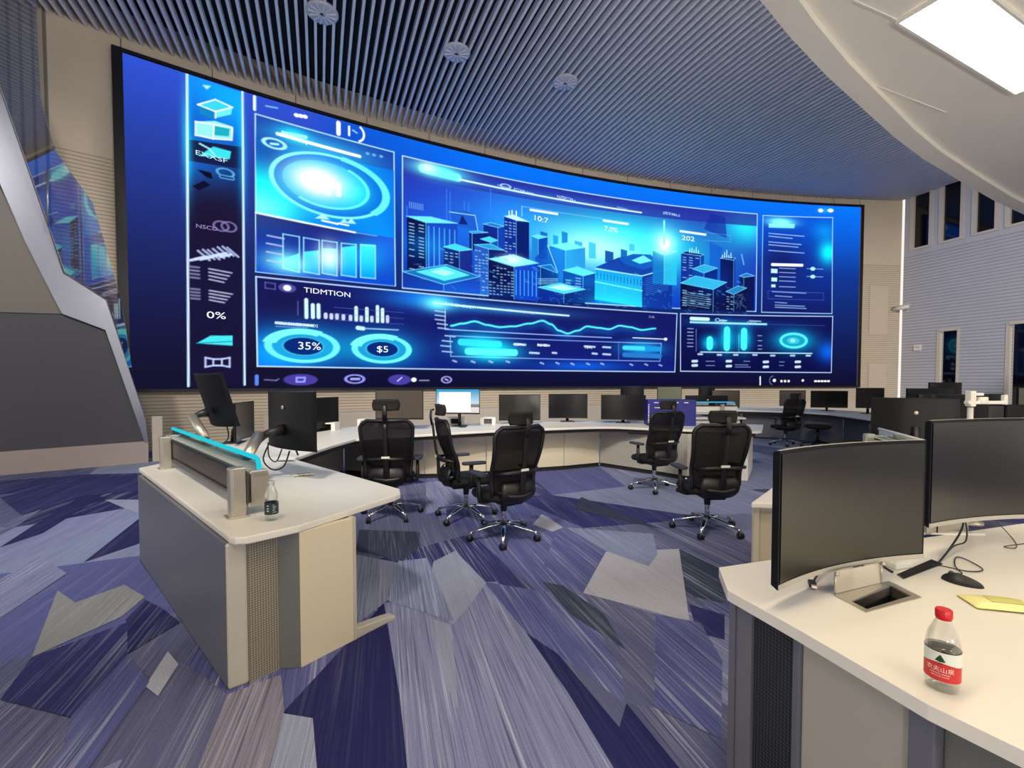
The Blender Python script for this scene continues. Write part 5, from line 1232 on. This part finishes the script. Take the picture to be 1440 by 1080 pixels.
# far consoles
monitor(7.85, 11.45, .75, -16, .80, .42, .08, 'wide dark monitor alone on the far curved console')
monitor(8.05, 10.4, .75, -24, .52, .46, .13, 'dark monitor at the bend of the far curved console')
monitor(7.43, 12.25, .75, -14, .62, .42, .08, 'brownish grey monitor right behind the far office chair')
monitor(2.72, 10.45, .75, 170, .52, .40, .23, 'dark monitor back above the monitor by the blue carton', logo=False)
monitor(3.5, 10.3, .75, 4, .56, .42, .20, 'pale greenish monitor rising behind the blue carton')
monitor(4.22, 10.0, .75, 180, .92, .34, .09, 'low wide monitor back with a badge above the blue lit rail')
monitor(4.45, 10.55, .75, 176, .36, .42, .20, 'narrow dark monitor back above the low wide one at the blue lit rail', logo=False)
monitor(4.72, 10.2, .75, -30, .56, .38, .16, 'brown dark monitor angled at the end of the blue lit rail')
# cluster on the hidden console
monitor(3.62, 4.15, .75, 152, .62, .47, .12, 'dark monitor back rising behind the gap of the two big curved monitors')
monitor(4.4, 4.6, .75, 175, .66, .45, .16, 'dark monitor back with a badge behind the white monitor bracket')
monitor(5.0, 4.85, .75, 8, .42, .44, .05, 'grey monitor above the middle of the rearmost big curved monitor', logo=False)
monitor(5.12, 4.55, .75, -12, .46, .44, .07, 'dark monitor at the picture edge above the big curved monitor', logo=False)
XD = empty('console_desk', (8.0, 7.2, 0), 0, 'rear console behind the cluster of monitors near the grey wall', 'desk', 'console desks')
q = MB(); q.prism([(5.9, 6.4), (9.5, 6.4), (9.5, 8.0), (8.2, 7.9), (5.9, 7.6)], .714, .75); q.build('worktop', M['top'], XD, bevel=.008, world=True)
q = MB(); pier(q, (5.95, 6.5), (9.4, 6.5), 0, .714, .04, (0, 1)); q.build('back_panel', M['grey'], XD, world=True)
q = MB(); pier(q, (5.95, 6.5), (5.95, 7.5), 0, .714, .04, (1, 0)); q.build('end_panel', M['grey'], XD, world=True)
monitor(6.35, 7.0, .75, 178, .70, .43, .20, 'dark monitor back at the left end of the rear cluster by the grey wall'.replace('left end', 'near end'), logo=False)
monitor(6.85, 7.3, .75, 172, .46, .50, .22, 'tallest dark monitor back of the rear cluster below the far doorway')
monitor(7.2, 7.0, .75, 184, .56, .43, .12, 'dark monitor back below the peeking headrest of the rear cluster', logo=False)
monitor(8.1, 7.2, .75, 6, .56, .36, .28, 'pale greenish monitor at the picture edge in front of the second doorway', logo=False)
o = copy_tree(proto); o.location = (5.8, 5.75, .0); o.rotation_euler.z = R_(170); tag(o, 'black office chair whose headrest peeks out among the rear monitors', 'chair', 'mesh office chairs')
for ch in o.children:
    if ch.name.startswith('headrest'): ch.location.z = .08
# white monitor bracket on the hidden console
wb = empty('monitor_bracket', (4.22, 4.25, .75), 0, 'white monitor bracket standing up among the dark monitor backs', 'bracket')
q = MB(); q.box((0, 0, .01), (.2, .16, .02)); q.cyl((0, 0, 0), (0, 0, .5), .022); q.build('pole', M['white'], wb)
q = MB(); q.box((-.02, -.02, .58), (.05, .06, .14)); q.box((.03, -.02, .62), (.10, .05, .025)); q.box((.12, -.02, .545), (.36, .05, .03)); q.box((.29, -.02, .57), (.03, .04, .09)); q.lathe([(.0, -.03), (.045, -.03), (.045, .03), (0, .03)], (.08, -.02, .565)); q.build('arm', M['white'], wb, bevel=.006)

# ---------------------------------------------------------------- things on the desks
bx = empty('blue_carton', (2.66, 7.8, .75), R_(-6), 'dark blue printed carton behind the chair on the curved console', 'carton')
q = MB(); q.box((0, 0, .215), (.78, .34, .43)); q.build('carton_body', M['blue_box'], bx, bevel=.006)
q = MB()
for k in range(9): q.box((-.372+.0, -.1715, .06+k*.036), (.016, .002, .02+.008*(k % 2)))
for k in range(5): q.box((-.1+.02*k, -.1715, .20), (.012, .002, .03))
for k in range(4): q.box((-.25+k*.16, -.1715, .385), (.07, .002, .014))
q.box((-.22, -.1715, .30), (.12, .002, .012)); q.build('printed_marks', M['ink'], bx)
q = MB(); q.box((0, 0, .4315), (.76, .05, .002)); q.build('packing_tape', M['shell'], bx)
for (x, y), lb, w_ in (((-0.971,7.870), 'low white and grey desk organiser under the lit monitor', .28), ((-0.413,7.870), 'low white and blue desk organiser next to the one under the lit monitor', .26), ((-2.803,6.855), 'low dark-fronted organiser next to the slanted monitor', .34), ((-2.348,7.500), 'low dark-fronted organiser by the chair with raised headrest', .34)):
    r = empty('desk_organiser', (x, y+.1, .75), 0, lb, 'organiser', 'low desk organisers')
    q = MB(); q.box((0, 0, .11), (w_, .2, .02)); q.box((-w_/2+.03, 0, .05), (.06, .2, .1)); q.box((w_/2-.03, 0, .05), (.06, .2, .1)); q.build('housing', M['white'], r, bevel=.003)
    q = MB(); q.box((0, .05, .05), (w_-.12, .08, .1)); q.build('dark_bay', M['grey'] if 'blue' in lb else M['kick'], r)
def mouse(x, y, rz, lb, s=1.0):
    r = empty('computer_mouse', (x, y, .75), rz, lb, 'mouse')
    q = MB(); rows = []
    for j in range(9):
        a = j/8*PI/2
        rows.append([(math.cos(a)*(.033+.003*math.cos(2*t))*math.cos(t)*s, math.cos(a)*.058*math.sin(t)*s, (math.sin(a)*(.03+.005*math.sin(t)))*s) for t in [2*PI*k/24 for k in range(25)]])
    q.sheet(rows); q.build('body', M['black'], r)
    q = MB(); q.cyl((-.004*s, .03*s, .028*s), (.004*s, .03*s, .028*s), .008*s, n=14); q.build('scroll_wheel', M['armtop'], r)
    return r
mx_ = (1.650,1.672); mouse(mx_[0], mx_[1], R_(40), 'black computer mouse on the near cream console')
m2_ = (-0.797,7.384); mouse(m2_[0], m2_[1], R_(70), 'small dark computer mouse in front of the lit monitor')
def cable(pts, lb, r=.004, mat='cable', name='cable'):
    P = [Vector(p) for p in pts]; out = []
    for i in range(len(P)-1):
        p0, p1, p2, p3 = P[max(i-1, 0)], P[i], P[i+1], P[min(i+2, len(P)-1)]
        for k in range(8):
            t = k/8; out.append(.5*((2*p1)+(-p0+p2)*t+(2*p0-5*p1+4*p2-p3)*t*t+(-p0+3*p1-3*p2+p3)*t**3))
    out.append(P[-1])
    q = MB(); q.tube(out, r, 6); return tag(q.build(name, M[mat]), lb, 'cable')
Z_ = .755
d3 = lambda p, z=Z_: (p[0], p[1], z)
cable([d3((1.723,1.747)), d3((1.767,1.821)), d3((1.858,1.910)), d3((1.871,1.872)), d3((1.836,1.780)), d3((1.761,1.767)), d3((1.708,1.821)), d3((1.680,1.829), .752)], 'thin mouse cable looping back to the dark slot', .0022)
cable([d3((1.723,1.850), .75), d3((1.851,1.934), .78), d3((2.017,2.052), .83), d3((2.183,2.206), .88), d3((2.343,2.314), .93)], 'black cable rising from the slot to the monitor at the picture edge', .004)
cable([d3((1.704,1.836), .75), d3((1.905,1.975), .775), d3((1.968,1.983), .80), d3((2.121,2.146), .84), d3((2.125,2.206), .87)], 'second black cable curling up from the slot behind the mouse', .003)
cable([d3((1.467,1.760)), d3((1.472,1.801)), d3((1.464,1.836), .77), d3((1.475,1.887), .80)], 'black cable from the slot up under the nearest monitor', .004)
cable([d3((1.414,1.787)), d3((1.398,1.821)), d3((1.351,1.814)), d3((1.370,1.872), .77)], 'thin grey cable lying behind the open flap', .0025)
cable([d3((2.430,2.314), .80), d3((2.330,2.126)), d3((2.221,2.017)), d3((2.189,2.034)), d3((2.318,2.070))], 'thin pale-grey cable tangled beyond the mouse', .0022, 'beam')
pc = cable([d3((1.200,1.767), .80), d3((1.141,1.702), .775), d3((1.077,1.637), .763)], 'short black cable with a white-ended plug under the nearest monitor', .004)
q = MB(); p = Vector(d3((1.077,1.637), .764)); q.box(p, (.022, .04, .014), R_(-25)); q.build('plug', M['black'], pc)
q = MB(); q.box(p+Vector((-.008, -.024, 0)), (.016, .014, .008), R_(-25)); q.build('plug_tip', M['ink'], pc)
cable([(-1.98, 3.75, .98), (-2.0, 3.7, .86), (-1.88, 3.6, .80), (-1.74, 3.5, .84), (-1.72, 3.56, .95)], 'black cable loop hanging below the badged monitor back', .006)
cable([(-1.95, 3.68, 1.0), (-1.9, 3.6, .90), (-1.82, 3.55, .87), (-1.76, 3.52, .97)], 'second cable loop below the badged monitor back', .005)
cable([(-2.66, 4.3, 1.08), (-2.62, 4.25, .96), (-2.7, 4.2, .88)], 'cable hanging from the tilted monitor', .006)
cable([(-2.5, 4.35, .76), (-2.35, 4.4, .95), (-2.15, 4.42, .97), (-2.0, 4.3, .80)], 'thick black cable arching between the two turned monitor backs', .009)
# grey adapter and cable port under the big monitors
ad = (1.537,1.821); r = empty('power_adapter', (ad[0], ad[1], .75), R_(15), 'small pale adapter lying under the nearest curved monitor', 'adapter')
q = MB(); q.box((0, 0, .012), (.085, .05, .024)); q.build('body', M['whitelabel'], r, bevel=.006); q = MB(); q.box((0, 0, .025), (.05, .03, .002)); q.build('label', M['paper'], r)
pb = (2.063,2.206); r = empty('port_box', (pb[0], pb[1]+.02, .75), R_(12), 'grey metal port box under the monitor at the picture edge', 'port box')
q = MB(); q.box((.06, .02, .045), (.26, .06, .09)); q.build('housing', M['silver'], r, bevel=.004); q = MB(); q.box((.06, -.02, .004), (.3, .03, .008), R_(-14)); q.build('foot', M['white'], r)
q = MB(); q.box((-.01, -.0115, .045), (.004, .003, .08)); q.box((.1, -.0115, .05), (.07, .003, .004)); q.build('slots', M['darkhole'], r)
# yellow packet
y0 = Vector((1.612,1.500)); r = empty('wipe_packet', (y0.x, y0.y, .75), R_(-14), 'flat yellow packet at the picture edge beyond the red-capped bottle', 'packet')
rows = []
for j in range(9):
    v = -1+j/4; rows.append([((-1+i/6)*.095, v*.05, .006+.016*(1-(-1+i/6)**2)**.5*(1-v*v)**.5) for i in range(13)])
q = MB(); q.sheet(rows); q.sheet([[(x, y, .003) for x, y, z in rw] for rw in rows], flip=True); q.build('pouch', M['yellow'], r)
q = MB(); q.sheet([[(.01+(-1+i/3)*.05, (-1+j/3)*.024, .0075+.016*(1-((.01+(-1+i/3)*.05)/.095)**2)**.5*(1-((-1+j/3)*.48)**2)**.5) for i in range(7)] for j in range(7)]); q.build('print', M['olive'], r)
# papers
y0 = Vector((-1.631,3.597)); r = empty('crumpled_tissue', (y0.x, y0.y, .75), R_(30), 'small crumpled white wrapper lying on the pointed worktop', 'wrapper')
q = MB(); rows = []
for j in range(7): rows.append([((-1+i/5)*.075, (-1+j/3)*.03, .004+.014*abs(math.sin(i*1.7+j*2.3))*(1-(-1+i/5)**2*.6)) for i in range(11)])
q.sheet(rows, smooth=False); q.build('wrapper_sheet', M['paper'], r, solid=.003); q = MB()
for k in range(5): q.box((-.04+k*.02, .002*k-.004, .019), (.006, .02, .002), .5*k)
q.build('printed_squiggles', M['cable'], r)
y0 = Vector((-2.084,4.238)); q = MB(); q.tube([(y0.x-.07, y0.y-.005, .756), (y0.x+.06, y0.y+.005, .756), (y0.x+.085, y0.y+.007, .756)], [.005, .005, .0015], 8); tag(q.build('pen', M['black']), 'dark pen lying below the badged monitor back', 'pen')

# bottles
def text_on(mb, body, size, rad, ang0, z, mat, T=None, sx=1.0):
    vs, fs = text_geo(body, size, 'CENTER')
    mb.add([(rad*math.cos(ang0+x*sx/rad), rad*math.sin(ang0+x*sx/rad), z+y) for x, y in vs], fs, mat)
def bottle(x, y, H, rad, rz, lb, red):
    r = empty('water_bottle', (x, y, .75), rz, lb, 'bottle')
    k = H
    prof = [(0, .004), (rad*.6, .002), (rad*.86, .004), (rad*.95, .012*k/.19), (rad*.97, k*.1), (rad, k*.14), (rad, k*.50), (rad*.985, k*.54), (rad*.95, k*.62), (rad*.82, k*.71), (rad*.62, k*.79), (rad*.46, k*.86), (rad*.42, k*.885), (rad*.42, k*.95)]
    q = MB(); q.lathe(prof, n=36); bo = q.build('bottle_body', M['pet'], r)
    q = MB(); q.lathe([(0, .006), (rad*.85, .007), (rad*.94, .014), (rad*.96, k*(.5 if red else .42)), (0, k*(.5 if red else .42))], n=36); q.build('water', M['water'], bo)
    cr = rad*.48
    q = MB(); q.lathe([(rad*.44, k*.875), (rad*.47, k*.885), (rad*.44, k*.895), (cr, k*.905)], n=28, mat=0)
    n = 40; rows = []
    for zz, s in ((k*.905, 1), (k*.985, 1), (k*1.0, .93)): rows.append([(cr*s*(1+.025*(i % 2 if s == 1 else 0))*math.cos(2*PI*i/n), cr*s*(1+.025*(i % 2 if s == 1 else 0))*math.sin(2*PI*i/n), zz) for i in range(n+1)])
    q.sheet(rows); q.sheet([rows[-1], [(0, 0, k)]*(n+1)]); q.build('cap', M['red'] if red else M['pet'], r)
    R1 = rad*1.012
    if red:
        band = lambda z0f, z1f, RR_: [[(RR_*math.cos(t), RR_*math.sin(t), zf(t)*k) for t in [2*PI*i/48 for i in range(49)]] for zf in (z0f, z1f)]
        q = MB(); q.sheet(band(lambda t: .15, lambda t: .36+.022*math.cos(2*t), R1)); la = q.build('label', M['redlabel'], r)
        q = MB(); q.sheet(band(lambda t: .36+.022*math.cos(2*t), lambda t: .515, R1)); q.build('label_upper', M['whitelabel'], r)
        q = MB(); q.sheet(band(lambda t: .51, lambda t: .52, R1*1.003)); q.build('label_line', M['cable'], la)
        q = MB(); text_on(q, '农夫山泉', .0135, R1*1.012, 0, k*.272, 0); text_on(q, 'NONGFU SPRING', .0048, R1*1.012, 0, k*.235, 0); text_on(q, 'DRINKING WATER', .004, R1*1.012, 0, k*.205, 0); q.build('lettering', M['ink'], la)
        q = MB(); Rt = R1*1.012
        def on(px, pz): return (Rt*math.cos(px/Rt), Rt*math.sin(px/Rt), k*.43+pz)
        q.add([on(-.010, -.006), on(0, -.008), on(.010, -.006), on(.005, .003), on(0, .010), on(-.005, .003)], [(0, 1, 2, 3, 4, 5)]); q.add([on(-.007, -.009), on(.007, -.009), on(0, -.014)], [(0, 1, 2)][::1]); q.build('emblem', M['green'], la)
    else:
        q = MB(); q.sheet([[(R1*math.cos(2*PI*i/48), R1*math.sin(2*PI*i/48), zz*k) for i in range(49)] for zz in (.17, .46)]); la = q.build('label', M['greenlabel'], r)
        q = MB()
        for i, zz in enumerate((.40, .36, .33, .29, .26, .22)): q.sheet([[(R1*1.006*math.cos(t), R1*1.006*math.sin(t), (zz+h_)*k) for t in [.15+.1*s for s in range(4+(i*3) % 4)]] for h_ in (0, .012)])
        for i, zz in enumerate((.38, .31, .25)): q.sheet([[(R1*1.006*math.cos(t), R1*1.006*math.sin(t), (zz+h_)*k) for t in [-.7+.1*s for s in range(4)]] for h_ in (0, .03)])
        q.build('label_print', M['vent'], la)
    return r
pb = Vector((1.040,1.096)); bottle(pb.x, pb.y, .192, .0335, math.atan2(-pb.y, -pb.x)-.12, 'clear water bottle with a red cap and red label on the near console', True)
pb = Vector((-1.283,2.446)); bottle(pb.x, pb.y, .21, .034, math.atan2(-pb.y, -pb.x), 'clear half-empty bottle with a dark green label on the pointed console', False)

# cameras and switches on the walls
cp = arcp(TH_L-(11.454,8.577)[0]/RR, RR+.1, (11.454,8.577)[1])
cv = empty('security_camera', cp, math.atan2(-cp[1], -cp[0])-PI/2, 'small black security camera on the wall band above the video wall', 'security camera')
q = MB(); q.box((0, .1, .06), (.2, .22, .14)); q.build('housing', M['black'], cv, bevel=.02); q = MB(); q.lathe([(0, .0), (.06, .0), (.07, .04), (.09, .06)], (.05, .24, .05), T=Matrix.Rotation(R_(-90), 3, 'X')); q.box((-.1, .1, .06), (.12, .1, .2)); q.build('lens', M['bezel'], cv)
cp = wp(.12, (0.073,4.234)[1], .0); cv = empty('security_camera', cp, math.atan2(WN.y, WN.x), 'white bullet camera on the corner of the grey wall', 'security camera')
q = MB(); q.cyl((0, 0, 0), (.25, 0, 0), .04); q.box((.0, 0, 0), (.04, .16, .16)); q.build('bracket', M['white'], cv)
q = MB(); q.cyl((.25, -.3, .02), (.25, .26, .06), .075); q.box((.25, -.02, .12), (.2, .6, .02)); q.build('housing', M['white'], cv); q = MB(); q.cyl((.25, -.3, .02), (.25, -.42, .01), .07); q.build('lens', M['black'], cv)
a = (0.566,2.736); r = empty('wall_switch', wp(a[0], a[1], 0), math.atan2(WN.y, WN.x), 'small white switch box on the grey wall next to the first doorway', 'switch')
q = MB(); q.box((.03, 0, 0), (.06, .24, .22)); q.build('housing', M['white'], r, bevel=.01); q = MB(); q.box((.062, 0, .02), (.006, .16, .05)); q.build('rocker', M['legp'], r)

# ---------------------------------------------------------------- camera and light
cam = bpy.data.cameras.new('camera'); cam.sensor_width = 36; cam.lens = 16.2500; cam.shift_y = 0.0114; cam.clip_start = .05
co = bpy.data.objects.new('camera', cam); co.location = (0, 0, 1.49); co.rotation_euler = (1.53938, 0, 0); col.objects.link(co)
sc = bpy.context.scene; sc.camera = co
wd = bpy.data.worlds.new('world'); sc.world = wd; wd.use_nodes = True
bg = wd.node_tree.nodes['Background']; bg.inputs[0].default_value = (1.0, .93, .84, 1); bg.inputs[1].default_value = 1.0
def spot(x, y, z, tx, ty, tz, e, size, c=(1, .93, .82), ang=72):
    l = bpy.data.lights.new('added_fill_spot', 'SPOT'); l.energy = e; l.shadow_soft_size = size; l.color = c; l.spot_size = R_(ang); l.spot_blend = .8
    o = bpy.data.objects.new('added_fill_spot', l); o.location = (x, y, z)
    o.rotation_euler = (Vector((tx, ty, tz))-Vector((x, y, z))).to_track_quat('-Z', 'Y').to_euler(); col.objects.link(o)
for x, y, tx, ty, tz, e in ((-5, -1, -6, 10, .5, 1500), (-1, -1.4, 0, 12, .3, 2100), (3, -1, 5, 14, .3, 2700), (8, 1, 13, 15, .3, 3000), (-1.5, 0, -1, 5.5, 0, 1200), (4, 0.5, 4, 8, 0, 1300), (7, 2, 16, 12, 2, 2600)):  # unseen fill spots added to brighten the walls, desks and carpet
    spot(x, y, 7.6, tx, ty, tz, e, .35)
for x, y, tx, ty, e in ((1.2, .6, -3.4, 8.5, 850), (3.4, 3.4, -.5, 11, 90)):      # unseen spots added to brighten the slat undersides
    spot(x, y, 4.7, tx, ty, 8.4, e, .3, (1, .95, .92), 120)
for x, y, tx, ty in ((2.5, -2.5, 3.5, 2.5), (5.0, -1.0, 6.0, 5.0), (.0, -3.0, 1.0, 1.0)):      # unseen upward spots added to brighten the low ceiling
    spot(x, y, 1.1, tx, ty, 4.0, 205, .12, (1, .92, .8), 130)
sc.view_settings.view_transform = 'Standard'; sc.view_settings.look = 'None'; sc.view_settings.gamma = 1; sc.view_settings.exposure = 0
sc.view_settings.use_curve_mapping = False
sc.cycles.max_bounces = 7; sc.cycles.transparent_max_bounces = 12; sc.cycles.caustics_reflective = False; sc.cycles.caustics_refractive = False; sc.cycles.sample_clamp_indirect = 6
